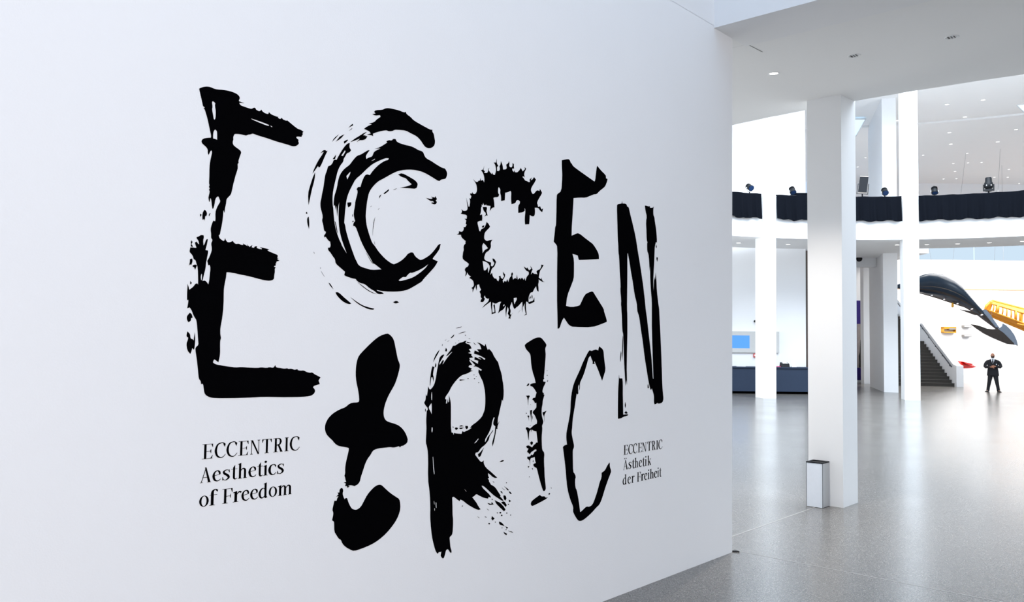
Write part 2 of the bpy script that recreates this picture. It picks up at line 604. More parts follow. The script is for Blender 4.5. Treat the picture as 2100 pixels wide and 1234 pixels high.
# ------------------------------------------------------------------ reception counter and what is on it
c0 = onw(1330, 780, 34.15); c1 = onw(1660, 780, 34.15)
cu0, cu1 = uw(c0)[0], uw(c1)[0] + 1.2
cz = onw(1600, 752.6, 34.15).z
ct = empty('reception_counter', hall(cu0, 34.15, 0)); tag(ct, 'long dark slate blue reception counter behind the left column', 'counter')
b = MB(); hbox(b, cu0, cu1, 34.15, 34.95, 0.10, cz - 0.05); b.build('front_panel', M['counter'], ct, hall(cu0, 34.15, 0))
b = MB(); hbox(b, cu0, cu1, 34.10, 34.98, cz - 0.05, cz); b.build('counter_top', M['counter'], ct, hall(cu0, 34.15, 0))
b = MB(); hbox(b, cu0 + 0.05, cu1 - 0.05, 34.22, 34.9, 0, 0.10); b.build('plinth', M['black'], ct, hall(cu0, 34.15, 0))


def on_counter(px, w=34.5):
    return uw(onw(px, 750, w))[0]


u_ = on_counter(1609); dv = empty('ticket_printer', hall(u_, 34.5, cz)); tag(dv, 'black ticket printer with white paper on the dark blue counter', 'printer')
b = MB(); b.hexa([hall(u_ + x, 34.5 + y, cz) for x, y in ((-.17, -.15), (.17, -.15), (.17, .15), (-.17, .15))], [hall(u_ + x, 34.5 + y, cz + z) for x, y, z in ((-.165, -.10, .13), (.165, -.10, .13), (.15, .14, .19), (-.15, .14, .19))])
b.build('housing', M['plastic'], dv, hall(u_, 34.5, cz))
b = MB(); b.hexa([hall(u_ + x, 34.5 + y, cz + z) for x, y, z in ((-.10, -.09, .14), (.11, -.09, .14), (.09, .06, .18), (-.08, .06, .18))], [hall(u_ + x, 34.5 + y, cz + z) for x, y, z in ((-.10, -.095, .15), (.11, -.095, .15), (.09, .055, .19), (-.08, .055, .19))])
b.build('paper_output', M['paper'], dv, hall(u_, 34.5, cz))
u_ = on_counter(1594.5); b = MB()
for k in range(5):
    hbox(b, u_ - .13 + .004 * k, u_ + .09 + .004 * k, 34.40 - .003 * k, 34.58, cz + .006 * k, cz + .006 * k + .005)
tag(b.build('paper_stack', M['pink'], None, hall(u_, 34.5, cz)), 'low stack of pink leaflets left of the ticket printer', 'leaflets')
u_ = on_counter(1628); b = MB()
hbox(b, u_ - .10, u_ + .10, 34.44, 34.58, cz, cz + .02)
b.hexa([hall(u_ + x, 34.5 + y, cz + .02) for x, y in ((-.09, .02), (.10, .02), (.10, .035), (-.09, .035))], [hall(u_ + x, 34.5 + y, cz + .27) for x, y in ((-.09, .08), (.02, .08), (.02, .095), (-.09, .095))])
tag(b.build('display_stand', M['paper'], None, hall(u_, 34.5, cz)), 'white upright leaflet stand right of the ticket printer', 'leaflet stand')
u_ = on_counter(1522); b = MB()
for k in range(6):
    hbox(b, u_ - .22 + .01 * k, u_ + .12 - .006 * k, 34.38, 34.6, cz + .007 * k, cz + .007 * k + .006)
tag(b.build('paper_stack', M['paper'], None, hall(u_, 34.5, cz)), 'white papers on the counter under the blue screen', 'papers')

# wall panel with the blue screen
w_ = 35.5
P0_, P1_ = onw(1462, 678.5, w_), onw(1596.5, 723.5, w_)
pu0, pu1, pz0, pz1 = uw(P0_)[0], uw(P1_)[0], P1_.z, P0_.z
pn = empty('information_panel', hall(pu0, w_, pz0)); tag(pn, 'pale metal wall panel with a blue screen above the counter', 'screen panel')
S0, S1 = onw(1472, 687, w_), onw(1536, 714, w_)
su0, su1, sz0, sz1 = uw(S0)[0], uw(S1)[0], S1.z, S0.z
b = MB()
for a in ((pu0, su0, pz0, pz1), (su1, pu1, pz0, pz1), (su0, su1, pz0, sz0), (su0, su1, sz1, pz1)):
    hbox(b, a[0], a[1], w_ - .10, w_, a[2], a[3])
b.build('frame', M['panel'], pn, hall(pu0, w_, pz0))
b = MB(); hbox(b, su0, su1, w_ - .085, w_ - .005, sz0, sz1); b.build('screen', M['screen'], pn, hall(pu0, w_, pz0))

p = onw(1547.3, 728.5, w_); u_ = uw(p)[0]; b = MB()
hbox(b, u_ - .05, u_ + .06, w_ - .07, w_, p.z - .08, p.z + .08); hbox(b, u_ - .03, u_ + .04, w_ - .085, w_ - .07, p.z - .04, p.z + .04, 1)
tag(b.build('alarm_box', [M['red'], M['paper']], None, p), 'small red alarm box under the blue screen panel', 'alarm box')
p = onw(1548, 658.5, w_); u_ = uw(p)[0]; b = MB()
b.tube([hall(u_, w_, p.z), hall(u_, w_ - .06, p.z)], .05, 10); b.tube([hall(u_, w_ - .06, p.z), hall(u_, w_ - .16, p.z - .03)], [.035, .028], 10)
tag(b.build('wall_camera', M['plastic'], None, p), 'tiny dark wall camera above the blue screen panel', 'camera')

# loudspeaker in the bulkhead
p = onw(1761.5, 530.5, 38.4); u_ = uw(p)[0]
ls = empty('loudspeaker', p); tag(ls, 'round black loudspeaker in the shaded bulkhead', 'loudspeaker')


def disc_w(mb, u, w0, w1, z, r0, r1, n=18):
    a = [[hall(u + r * math.cos(2 * math.pi * k / n), w, z + r * math.sin(2 * math.pi * k / n)) for k in range(n)] for r, w in ((r0, w0), (r1, w1))]
    mb.loft(a)


b = MB(); disc_w(b, u_, 38.398, 38.33, p.z, .135, .13); b.build('housing', M['plastic'], ls, p)
b = MB(); disc_w(b, u_, 38.33, 38.322, p.z, .115, .06); b.build('cone', M['ink'], ls, p)

# exhibition banner in the corridor
w_ = 46.0
B0, B1 = onw(1750, 616, w_), onw(1773, 783, w_)
bu0, bu1, bz0, bz1 = uw(B0)[0], uw(B1)[0] - .02, B1.z, B0.z
bn = empty('exhibition_banner', hall(bu0, w_, bz0)); tag(bn, 'tall violet exhibition banner with a grey photograph in the corridor', 'banner')
b = MB(); hbox(b, bu0, bu1, w_ - .03, w_, max(bz0, .12), bz1); b.build('cloth', M['purple'], bn, hall(bu0, w_, bz0))
F0, F1 = onw(1757, 664, w_), onw(1770.3, 754, w_)
fu0, fu1 = uw(F0)[0], uw(F1)[0]
b = MB(); hbox(b, fu0, fu1, w_ - .036, w_ - .03, F1.z, F0.z); ph = b.build('photograph', M['photo'], bn, hall(bu0, w_, bz0))
fig = [(1765.5, 694), (1767.3, 699), (1768.2, 712), (1768.8, 726), (1769.2, 740), (1768.2, 753.5), (1761.5, 753.5), (1762.3, 742), (1761, 730), (1763.2, 722), (1763.6, 709), (1764.2, 698)]
b = MB(); b.prism([onw(x, y, w_ - .037) for x, y in fig], FW * -.002); b.build('dark_figure', M['ink'], ph, onw(1765, 720, w_))

# ------------------------------------------------------------------ lettering on the left wall
LETTERS = {
'E': '''1977,3283 1979,3287 1997,3298 2017,3305 2035,3307 2056,3303 2072,3303 2107,3309 2139,3311 2167,3309 2186,3304 2197,3295 2199,3285 2194,3275 2195,3270 2209,3269 2226,3267 2208,3265 2197,3263 2199,3256 2207,3250 2229,3248 2260,3245 2272,3248 2281,3256 2289,3256 2295,3247 2309,3243 2319,3246 2325,3255 2332,3246 2347,3240 2363,3239 2367,3240 2371,3251 2379,3244 2394,3240 2421,3236 2427,3239 2426,3232 2436,3228 2444,3231 2449,3237 2457,3229 2478,3226 2482,3230 2490,3226 2506,3218 2534,3204 2553,3196 2572,3195 2588,3188 2582,3183 2583,3168 2578,3166 2576,3157 2548,3154 2542,3149 2545,3144 2553,3139 2561,3135 2554,3132 2558,3125 2560,3116 2555,3110 2543,3100 2528,3095 2510,3095 2488,3098 2422,3102 2362,3109 2313,3113 2281,3117 2276,3116 2265,3110 2251,3106 2242,3099 2228,3100 2206,3100 2176,3096 2171,3085 2168,3075 2170,3065 2166,3054 2167,3043 2172,3035 2186,3027 2206,3018 2213,3012 2216,3005 2210,2988 2205,2972 2201,2959 2203,2948 2197,2944 2199,2923 2197,2912 2186,2875 2176,2833 2169,2796 2164,2778 2148,2761 2143,2753 2141,2750 2141,2748 2139,2725 2134,2704 2133,2681 2130,2684 2126,2696 2125,2663 2121,2623 2114,2587 2111,2567 2105,2563 2109,2549 2120,2542 2131,2536 2137,2540 2140,2552 2145,2541 2153,2533 2164,2533 2174,2537 2183,2542 2191,2532 2202,2528 2216,2532 2230,2526 2243,2527 2240,2535 2254,2528 2269,2523 2263,2532 2270,2527 2280,2519 2285,2526 2295,2531 2290,2519 2305,2518 2309,2526 2322,2528 2320,2519 2331,2515 2349,2514 2351,2518 2338,2524 2360,2523 2395,2517 2383,2512 2392,2507 2410,2502 2440,2494 2446,2491 2447,2483 2443,2478 2452,2475 2443,2471 2450,2466 2459,2463 2441,2457 2438,2451 2441,2448 2435,2446 2436,2434 2426,2431 2427,2426 2436,2425 2430,2416 2432,2401 2428,2380 2428,2364 2420,2356 2403,2351 2382,2351 2359,2353 2325,2359 2279,2367 2234,2372 2190,2378 2159,2380 2153,2378 2152,2364 2151,2351 2146,2326 2142,2301 2141,2281 2142,2232 2141,2192 2140,2179 2139,2170 2136,2140 2131,2110 2128,2090 2129,2061 2134,2044 2129,2031 2130,1997 2131,1967 2129,1948 2123,1922 2111,1931 2100,1937 2095,1928 2094,1921 2103,1915 2117,1910 2151,1904 2184,1899 2219,1894 2249,1896 2288,1893 2345,1890 2367,1893 2399,1889 2414,1893 2437,1889 2443,1895 2450,1903 2452,1895 2458,1890 2479,1888 2506,1883 2524,1886 2530,1881 2545,1883 2557,1880 2570,1876 2588,1880 2588,1875 2604,1871 2629,1872 2645,1863 2670,1858 2682,1861 2699,1849 2725,1838 2738,1831 2728,1819 2725,1812 2729,1807 2734,1794 2704,1787 2695,1785 2690,1777 2700,1769 2705,1756 2698,1742 2680,1732 2649,1728 2593,1728 2501,1731 2384,1738 2310,1737 2221,1738 2135,1741 2098,1744 2077,1750 2062,1759 2054,1769 2050,1788 2046,1813 2040,1817 2035,1814 2032,1832 2022,1840 2016,1886 2009,1934 2001,1977 1999,1992 2005,2001 2015,2009 2013,2026 2008,2074 2001,2131 1993,2140 1983,2157 1973,2181 1962,2193 1951,2187 1953,2202 1956,2224 1954,2231 1949,2226 1948,2250 1948,2276 1949,2290 1948,2307 1954,2295 1958,2279 1978,2294 1990,2312 2000,2312 2003,2305 2003,2327 1999,2390 1992,2409 1986,2428 1976,2431 1972,2446 1963,2457 1953,2465 1957,2488 1972,2489 1982,2488 1989,2490 1984,2500 1980,2514 1988,2520 1995,2511 2002,2507 1998,2526 1988,2535 1988,2542 2000,2547 2010,2555 2023,2555 2026,2546 2022,2528 2025,2504 2030,2509 2038,2535 2047,2538 2043,2511 2038,2491 2036,2482 2049,2481 2051,2472 2045,2442 2044,2430 2041,2422 2040,2393 2032,2358 2025,2326 2036,2330 2046,2325 2057,2311 2061,2331 2063,2360 2066,2395 2061,2410 2054,2406 2050,2421 2047,2428 2053,2438 2060,2453 2069,2479 2070,2494 2065,2518 2072,2533 2070,2540 2064,2545 2064,2567 2060,2586 2063,2606 2070,2627 2075,2635 2082,2631 2085,2638 2083,2678 2089,2698 2096,2714 2109,2736 2103,2748 2100,2756 2095,2760 2087,2755 2080,2742 2077,2717 2071,2694 2067,2693 2063,2710 2059,2739 2053,2746 2051,2728 2049,2725 2044,2742 2044,2751 2050,2779 2045,2786 2049,2794 2044,2801 2048,2811 2044,2818 2045,2853 2044,2902 2047,2932 2053,2963 2056,2981 2052,2987 2046,2982 2041,2970 2037,2961 2032,2974 2033,2987 2023,3000 2003,3012 1998,3020 1999,3030 2008,3039 2025,3046 2047,3051 2048,3062 2043,3080 2034,3113 2025,3146 2013,3179 2008,3190 2003,3192 2010,3197 2000,3201 1997,3214 1985,3256|2046,3233 2051,3238 2059,3236 2066,3228 2063,3223 2065,3210 2069,3191 2069,3156 2064,3146 2059,3148 2056,3163 2048,3196 2051,3209|2059,3049 2058,3068 2060,3086 2068,3097 2078,3092 2080,3078 2081,3047 2067,3049|2266,3193 2273,3195 2340,3188 2374,3182 2372,3177 2360,3176 2288,3187|2380,3180 2387,3180 2394,3176 2389,3173|2018,2330 2015,2347 2019,2363 2023,2358 2021,2331
2024,2683 2033,2679 2039,2665 2035,2652 2030,2653 2027,2629 2023,2638 2019,2631 2015,2633 2014,2664
2001,2655 2005,2661 2010,2655 2005,2645
2052,2669 2057,2670 2054,2662 2051,2653 2048,2659
1958,2517 1964,2525 1963,2518 1968,2518 1965,2509 1962,2505 1969,2496 1971,2491 1959,2493 1960,2505
1957,2430 1968,2434 1971,2422 1965,2402 1958,2404 1952,2397 1957,2413
1972,2400 1985,2406 1994,2402 1990,2392 1985,2379 1981,2391 1972,2394
1962,2322 1970,2314 1966,2306 1962,2308
1965,2167 1975,2160 1980,2143 1972,2140 1971,2126 1959,2120 1951,2132 1950,2149
1956,2075 1970,2061 1971,2049 1974,2039 1984,2037 1989,2030 1991,2054 1994,2070 1997,2035 1995,1997 1992,1985 1983,1993 1979,1977 1974,1964 1958,1982 1952,2015 1959,2032 1961,2044 1952,2049 1952,2061''',
'C': '''2902,3184 2885,3178 2858,3147 2825,3093 2816,3075 2812,3069 2806,3070 2792,3065 2786,3047 2773,3031 2760,3026 2755,3022 2748,2996 2738,2972 2733,2938 2727,2893 2719,2859 2716,2836 2710,2813 2711,2786 2718,2765 2729,2733 2723,2710 2730,2694 2733,2684 2739,2654 2751,2650 2750,2639 2739,2629 2742,2616 2750,2622 2772,2599 2782,2597 2786,2573 2780,2562 2768,2562 2770,2546 2784,2537 2801,2516 2818,2500 2822,2476 2853,2456 2889,2433 2884,2413 2899,2407 2948,2397 2965,2398 2976,2385 2997,2375 3033,2371 3070,2347 3110,2332 3114,2327 3136,2316 3177,2320 3166,2329 3125,2336 3121,2341 3151,2337 3211,2336 3264,2338 3318,2344 3365,2355 3420,2382 3480,2413 3488,2426 3548,2479 3589,2517 3612,2551 3588,2556 3567,2562 3571,2571 3604,2605 3625,2632 3629,2649 3635,2665 3616,2660 3595,2636 3570,2609 3546,2588 3513,2567 3468,2546 3448,2552 3427,2562 3411,2576 3407,2585 3391,2591 3359,2578 3344,2559 3305,2528 3256,2505 3240,2505 3214,2515 3179,2533 3130,2570 3103,2600 3081,2618 3069,2640 3054,2673 3038,2712 3030,2752 3028,2781 3032,2822 3035,2851 3040,2877 3048,2911 3062,2936 3090,2969 3119,2994 3156,3015 3208,3047 3253,3072 3291,3087 3354,3102 3410,3108 3467,3106 3509,3097 3551,3085 3611,3066 3627,3081 3653,3088 3670,3094 3681,3121 3678,3140 3660,3160 3639,3158 3591,3170 3540,3187 3498,3196 3481,3211 3473,3228 3460,3236 3431,3237 3399,3246 3366,3251 3319,3250 3272,3253 3252,3259 3244,3272 3225,3270 3214,3257 3191,3256 3172,3244 3180,3239 3158,3223 3121,3198 3084,3183 3129,3193 3107,3181 3081,3165 3074,3149 3067,3133 3042,3123 3024,3111 3019,3127 3031,3147 3048,3168 3034,3165 3005,3145 2981,3129 2956,3119 2929,3089 2905,3056 2885,3041 2861,3020 2838,2988 2826,2952 2820,2912 2811,2883 2803,2859 2799,2819 2801,2802 2808,2809 2814,2782 2818,2808 2825,2747 2830,2798 2838,2833 2835,2791 2835,2740 2840,2690 2855,2630 2880,2576 2899,2538 2863,2580 2856,2596 2842,2617 2824,2655 2809,2698 2801,2753 2797,2794 2793,2802 2790,2852 2794,2891 2803,2932 2812,2967 2821,3005 2837,3039 2860,3068 2860,3082 2873,3102 2883,3121 2900,3127 2913,3143 2899,3158|3194,3145 3167,3141 3116,3115 3072,3090 3029,3053 2988,3012 2949,2980 2926,2939 2903,2896 2890,2860 2884,2825 2879,2773 2875,2716 2877,2711 2882,2703 2888,2673 2907,2624 2929,2575 2958,2515 2969,2501 2980,2482 3002,2470 3038,2464 3078,2457 3155,2466 3136,2477 3102,2495 3091,2497 3072,2524 3035,2567 2998,2621 2979,2660 2957,2703 2939,2704 2942,2722 2953,2734 2945,2753 2941,2781 2950,2828 2950,2845 2966,2899 2965,2916 2958,2921 2968,2937 2986,2939 2996,2973 3016,3013 3034,3022 3052,3019 3080,3056 3124,3098 3168,3127 3190,3133|3289,2409 3323,2433 3347,2431 3358,2445 3382,2463 3398,2461 3474,2491 3531,2526 3506,2498 3458,2464 3410,2436 3363,2420 3301,2404|2844,3100 2869,3135 2874,3130 2856,3099|2883,2987 2910,3017 2912,3008 2890,2968|3061,3106 3090,3125 3086,3116
3178,3450 3213,3453 3263,3455 3310,3450 3320,3458 3328,3444 3362,3433 3386,3417 3452,3402 3527,3386 3545,3390 3544,3377 3557,3367 3563,3343 3571,3319 3565,3292 3546,3275 3521,3265 3492,3266 3476,3276 3446,3305 3413,3323 3364,3332 3324,3341 3277,3335 3235,3328 3216,3315 3186,3309 3174,3313 3141,3303 3096,3285 3069,3271 3071,3257 3057,3260 3024,3257 3053,3269 3045,3279 3023,3284 3002,3287 3026,3307 3059,3325 3037,3325 3080,3344 3094,3362 3124,3384 3120,3394 3083,3383 3061,3388 3086,3396 3075,3405 3086,3417 3137,3430 3156,3442
3021,3250 3010,3245 3028,3249 3018,3229 2993,3217 2975,3215 2951,3199 2975,3224 2940,3206 2905,3189 2933,3213 2967,3237 3009,3267 3024,3272 2996,3248
2920,3300 2923,3292 2896,3275 2889,3269 2909,3292
2917,3275 2914,3267 2893,3253
2825,3220 2806,3197 2779,3168 2792,3192
2863,3228 2839,3198 2803,3173 2826,3201 2829,3207
2860,3185 2884,3201 2890,3199 2871,3178 2863,3173
2702,3089 2721,3109 2734,3113 2741,3107 2750,3111 2735,3083 2704,3011 2692,3006 2688,3014 2654,2965 2660,2987 2687,3042 2712,3079 2725,3101
2670,2975 2668,2934 2650,2871 2642,2831 2632,2786 2627,2851 2640,2897 2655,2943
2616,2741 2622,2748 2626,2737 2618,2736
2786,3070 2808,3099 2802,3072
2895,2835 2922,2840 2922,2821 2902,2807 2896,2821
2932,2771 2936,2769 2936,2756 2932,2760
2933,2732 2942,2735 2940,2727 2935,2724
3269,3057 3300,3072 3355,3058 3404,3044 3427,3029 3429,3014 3417,2990 3365,2986 3286,2979 3333,2992 3364,3004 3380,3014 3348,3032 3332,3045 3300,3046
3234,2959 3263,2972 3256,2966 3237,2958
3159,2926 3199,2957 3200,2947 3165,2921
3143,2917 3136,2905 3125,2889 3128,2907
3502,2945 3546,2943 3558,2951 3544,2959 3575,2957 3581,2967 3595,2950 3584,2939 3595,2931 3588,2918 3572,2912 3545,2918 3555,2924 3571,2923 3563,2933 3538,2930
2635,2722 2640,2684 2639,2654 2627,2683 2625,2712
2809,2716 2814,2714 2824,2686 2832,2647 2825,2660
3099,2774 3092,2747 3086,2700 3083,2662 3084,2706 3088,2750
3097,2631 3103,2608 3098,2617
3070,2840 3066,2831 3061,2830
3133,2833 3120,2821 3122,2826
2977,2380 3005,2366 3041,2346 3077,2329 3125,2315 3081,2323 3034,2344
3037,2556 3041,2553 3073,2513 3095,2493 3077,2503
2724,2427 2751,2394 2734,2411
2777,2363 2789,2359 2811,2329 2792,2343
2828,2312 2847,2313 2888,2284 2938,2252 2924,2247 2889,2256 2855,2277 2830,2301
2931,2289 2979,2263 3022,2244 3065,2235 3106,2229 3102,2222 3066,2223 3008,2242 2972,2260
3249,2274 3277,2284 3296,2274 3269,2265
2719,2446 2722,2443 2720,2436
2673,2530 2680,2520 2675,2522''',
'c': '''4456,2884 4500,2890 4504,2920 4505,2958 4541,2950 4561,2963 4564,2990 4560,3018 4600,3023 4624,3003 4645,2996 4655,3025 4636,3015 4620,3036 4599,3028 4591,3046 4585,3055 4595,3078 4638,3131 4640,3142 4616,3164 4612,3148 4581,3150 4558,3125 4538,3114 4522,3125 4514,3144 4525,3167 4556,3203 4570,3226 4548,3241 4532,3220 4512,3212 4524,3234 4499,3215 4505,3200 4493,3194 4469,3200 4450,3200 4434,3215 4422,3221 4426,3230 4444,3222 4437,3252 4460,3287 4444,3297 4448,3282 4422,3262 4402,3285 4387,3264 4364,3245 4339,3244 4334,3256 4327,3242 4311,3252 4311,3265 4330,3268 4326,3290 4329,3296 4314,3306 4314,3283 4303,3271 4285,3271 4277,3282 4281,3293 4276,3312 4269,3296 4247,3282 4255,3263 4248,3249 4215,3242 4211,3271 4192,3297 4189,3272 4178,3258 4186,3242 4175,3225 4155,3222 4153,3251 4167,3259 4149,3276 4150,3307 4142,3279 4120,3276 4138,3259 4146,3225 4133,3191 4115,3190 4104,3204 4100,3191 4075,3209 4068,3220 4078,3230 4064,3222 4068,3208 4054,3191 4026,3189 4033,3200 4019,3207 4025,3235 4016,3209 3995,3201 4016,3187 4031,3153 4028,3123 4014,3138 3996,3130 3991,3147 3986,3129 3972,3127 3966,3116 3945,3115 3921,3129 3949,3104 3958,3083 3960,3055 3947,3034 3927,3028 3914,3041 3913,3029 3896,3031 3896,3019 3907,3013 3900,2993 3887,2996 3897,2981 3891,2940 3881,2938 3860,2993 3873,2932 3872,2918 3859,2907 3832,2903 3817,2913 3822,2895 3811,2882 3862,2881 3869,2872 3866,2855 3846,2853 3863,2843 3857,2821 3867,2815 3854,2797 3838,2797 3841,2784 3832,2768 3819,2762 3796,2765 3796,2750 3777,2741 3816,2743 3819,2727 3853,2709 3863,2705 3858,2702 3856,2700 3860,2691 3840,2672 3844,2642 3838,2634 3832,2589 3849,2576 3876,2566 3893,2556 3887,2539 3860,2527 3856,2510 3867,2499 3861,2471 3874,2483 3877,2500 3894,2480 3915,2474 3898,2463 3935,2449 3943,2428 3943,2411 3920,2396 3931,2392 3934,2368 3940,2387 3963,2420 3960,2403 3971,2382 3973,2420 3994,2426 4001,2405 4014,2391 3998,2376 4012,2358 4009,2343 4023,2329 4013,2324 4010,2307 4038,2308 4051,2331 4040,2340 4051,2355 4058,2338 4079,2332 4093,2335 4086,2313 4045,2287 4028,2267 4052,2283 4094,2307 4111,2314 4112,2280 4122,2246 4120,2229 4159,2238 4155,2262 4150,2298 4136,2290 4148,2264 4148,2243 4129,2240 4122,2275 4127,2310 4158,2300 4193,2317 4215,2318 4201,2298 4194,2258 4184,2236 4209,2254 4238,2265 4263,2296 4260,2256 4267,2214 4271,2256 4281,2286 4295,2267 4284,2237 4301,2220 4290,2205 4313,2203 4312,2219 4336,2246 4321,2230 4308,2235 4315,2258 4302,2282 4325,2323 4341,2284 4356,2272 4371,2285 4390,2293 4420,2317 4435,2328 4443,2288 4464,2319 4461,2293 4471,2253 4477,2241 4456,2230 4485,2236 4474,2289 4477,2330 4493,2330 4509,2313 4532,2319 4569,2333 4566,2365 4554,2339 4524,2333 4505,2327 4502,2351 4509,2377 4527,2400 4547,2399 4564,2426 4586,2448 4594,2418 4614,2408 4612,2439 4608,2460 4615,2481 4613,2499 4648,2484 4682,2483 4655,2490 4645,2514 4641,2500 4614,2512 4625,2560 4646,2581 4658,2595 4668,2608 4639,2608 4643,2594 4622,2569 4607,2569 4588,2555 4600,2532 4588,2537 4560,2535 4544,2544 4525,2527 4536,2556 4544,2565 4520,2591 4528,2569 4505,2557 4485,2576 4477,2568 4446,2581 4469,2554 4503,2545 4504,2526 4482,2512 4467,2477 4459,2500 4448,2484 4428,2500 4413,2484 4409,2497 4384,2482 4374,2517 4370,2486 4356,2493 4334,2479 4325,2504 4333,2519 4323,2531 4314,2518 4316,2503 4300,2492 4285,2459 4274,2478 4263,2460 4245,2464 4234,2448 4226,2467 4247,2489 4251,2509 4229,2527 4233,2505 4242,2498 4226,2477 4207,2483 4204,2498 4186,2494 4194,2480 4183,2457 4169,2464 4161,2476 4143,2474 4125,2490 4118,2512 4104,2499 4100,2498 4114,2542 4141,2556 4157,2591 4137,2611 4119,2610 4127,2593 4141,2582 4136,2569 4120,2555 4105,2560 4107,2582 4081,2586 4047,2593 4038,2606 4042,2625 4058,2650 4081,2659 4105,2687 4099,2718 4117,2740 4092,2735 4060,2724 4039,2736 4036,2739 4035,2759 4042,2784 4083,2817 4091,2828 4076,2846 4058,2856 4049,2833 4034,2812 4007,2802 3997,2784 3986,2787 3979,2811 3968,2838 3971,2848 4002,2859 4012,2858 4015,2878 4011,2902 3991,2894 4001,2920 4000,2944 4010,2960 4002,2968 4017,2966 4020,2983 4031,2967 4038,2966 4055,2980 4048,2970 4066,2969 4094,2971 4088,2935 4109,2960 4133,2966 4129,3005 4121,3028 4128,3035 4172,3043 4178,3061 4167,3070 4167,3104 4174,3113 4192,3100 4189,3073 4199,3054 4200,3019 4237,3029 4240,3082 4266,3089 4295,3104 4305,3094 4302,3053 4308,3011 4350,3024 4357,3043 4379,3051 4399,3041 4395,3025 4379,3008 4381,2957 4427,2968 4450,2981 4448,3004 4459,2987 4451,2924|4016,2689 4029,2709 4050,2699 4075,2678 4062,2671 4044,2664 4023,2638 4020,2662|4023,2586 4046,2585 4080,2575 4099,2552 4086,2515 4079,2509 4075,2548 4058,2525 4037,2523 4029,2557|4343,2349 4374,2354 4379,2341 4361,2320 4354,2304 4346,2319|4234,2294 4248,2304 4250,2293 4237,2285
4017,2953 4056,2958 4059,2947 4053,2931 4060,2917 4066,2899 4057,2902 4033,2890 4050,2906 4046,2920 4028,2926
4013,2822 4034,2831 4031,2816 4017,2812
4391,2245 4406,2261 4421,2266 4402,2257
4520,2373 4528,2363 4516,2347 4513,2357
4539,2384 4547,2374 4544,2353 4536,2363
4433,2307 4438,2287 4437,2252 4431,2277''',
'e': '''4869,3420 4943,3442 4963,3440 4974,3428 4981,3416 4993,3415 5005,3398 5091,3373 5287,3320 5296,3332 5305,3385 5316,3444 5323,3452 5362,3428 5435,3397 5442,3383 5441,3371 5463,3368 5459,3351 5436,3310 5417,3292 5355,3255 5317,3223 5279,3217 5218,3193 5172,3175 5094,3166 5018,3151 5016,3118 5007,3006 4999,2923 4998,2858 5044,2876 5087,2889 5172,2856 5260,2825 5270,2821 5308,2793 5337,2765 5352,2743 5354,2708 5101,2679 5090,2682 5078,2713 5011,2720 5031,2675 5032,2590 5030,2529 4997,2473 4950,2394 4938,2318 5004,2310 5106,2326 5120,2342 5173,2416 5224,2435 5275,2447 5299,2425 5356,2374 5425,2312 5430,2289 5465,2230 5467,2210 5407,2194 5274,2162 5028,2161 4997,2166 4966,2181 4944,2202 4914,2228 4888,2201 4862,2146 4840,2144 4836,2245 4830,2351 4827,2564 4828,2757 4807,2777 4802,2779 4783,2792 4793,2858 4799,2906 4809,2916 4811,3010 4812,3139 4822,3157 4868,3182 4876,3273 4877,3317 4871,3370''',
'N': '''5598,3169 5610,3182 5643,3190 5665,3195 5670,3217 5676,3196 5722,3202 5742,3192 5745,3180 5767,3178 5776,3162 5790,3125 5825,3053 5874,2943 5909,2822 5938,2732 5967,2633 5996,2526 6018,2426 6033,2349 6037,2325 6058,2248 6084,2124 6107,2023 6129,1921 6145,1811 6152,1741 6163,1733 6159,1803 6151,1913 6143,2038 6134,2195 6133,2337 6132,2408 6117,2494 6106,2588 6101,2713 6094,2665 6086,2759 6075,2814 6057,2828 6052,2898 6060,2910 6046,2929 6041,3015 6033,3084 6047,3133 6025,3178 6015,3222 6032,3226 6075,3222 6089,3229 6096,3215 6140,3220 6154,3234 6147,3201 6150,3154 6165,3144 6177,3093 6195,3039 6208,2961 6208,2921 6193,2927 6175,2886 6172,2846 6166,2734 6155,2638 6153,2559 6160,2484 6164,2575 6174,2616 6181,2592 6193,2657 6203,2594 6211,2499 6234,2397 6250,2342 6250,2333 6258,2254 6274,2103 6290,1912 6298,1801 6304,1697 6315,1618 6327,1558 6315,1530 6286,1520 6241,1518 6227,1527 6208,1518 6183,1515 6173,1537 6175,1584 6161,1616 6139,1655 6124,1640 6110,1656 6088,1711 6059,1805 6022,1929 5993,2061 5972,2130 5950,2214 5936,2268 5907,2313 5907,2325 5906,2329 5900,2375 5865,2450 5837,2555 5809,2638 5781,2735 5760,2794 5753,2778 5755,2626 5754,2475 5753,2323 5759,2278 5761,2112 5756,1961 5754,1826 5761,1698 5751,1736 5739,1691 5728,1781 5717,1886 5708,2036 5701,2118 5688,2141 5680,2260 5673,2312 5670,2343 5666,2358 5669,2395 5655,2477 5660,2515 5645,2626 5635,2753 5625,2782 5621,2857 5614,2886 5606,3028
5695,2103 5701,2088 5700,1976 5690,1901 5687,1961 5689,2051
5670,1976 5677,1954 5664,1887 5658,1902 5661,1939
5644,1780 5650,1753 5692,1751 5699,1715 5700,1618 5705,1521 5708,1454 5774,1454 5781,1446 5755,1440 5709,1436 5676,1425 5633,1425 5632,1518 5634,1665 5640,1717
5736,1557 5747,1530 5737,1505 5729,1528
5724,1468 5748,1482 5774,1462 5748,1458
6081,1696 6091,1657 6074,1658 6071,1681
6206,2797 6224,2790 6217,2754 6202,2777
6196,2904 6208,2889 6201,2872 6191,2883''',
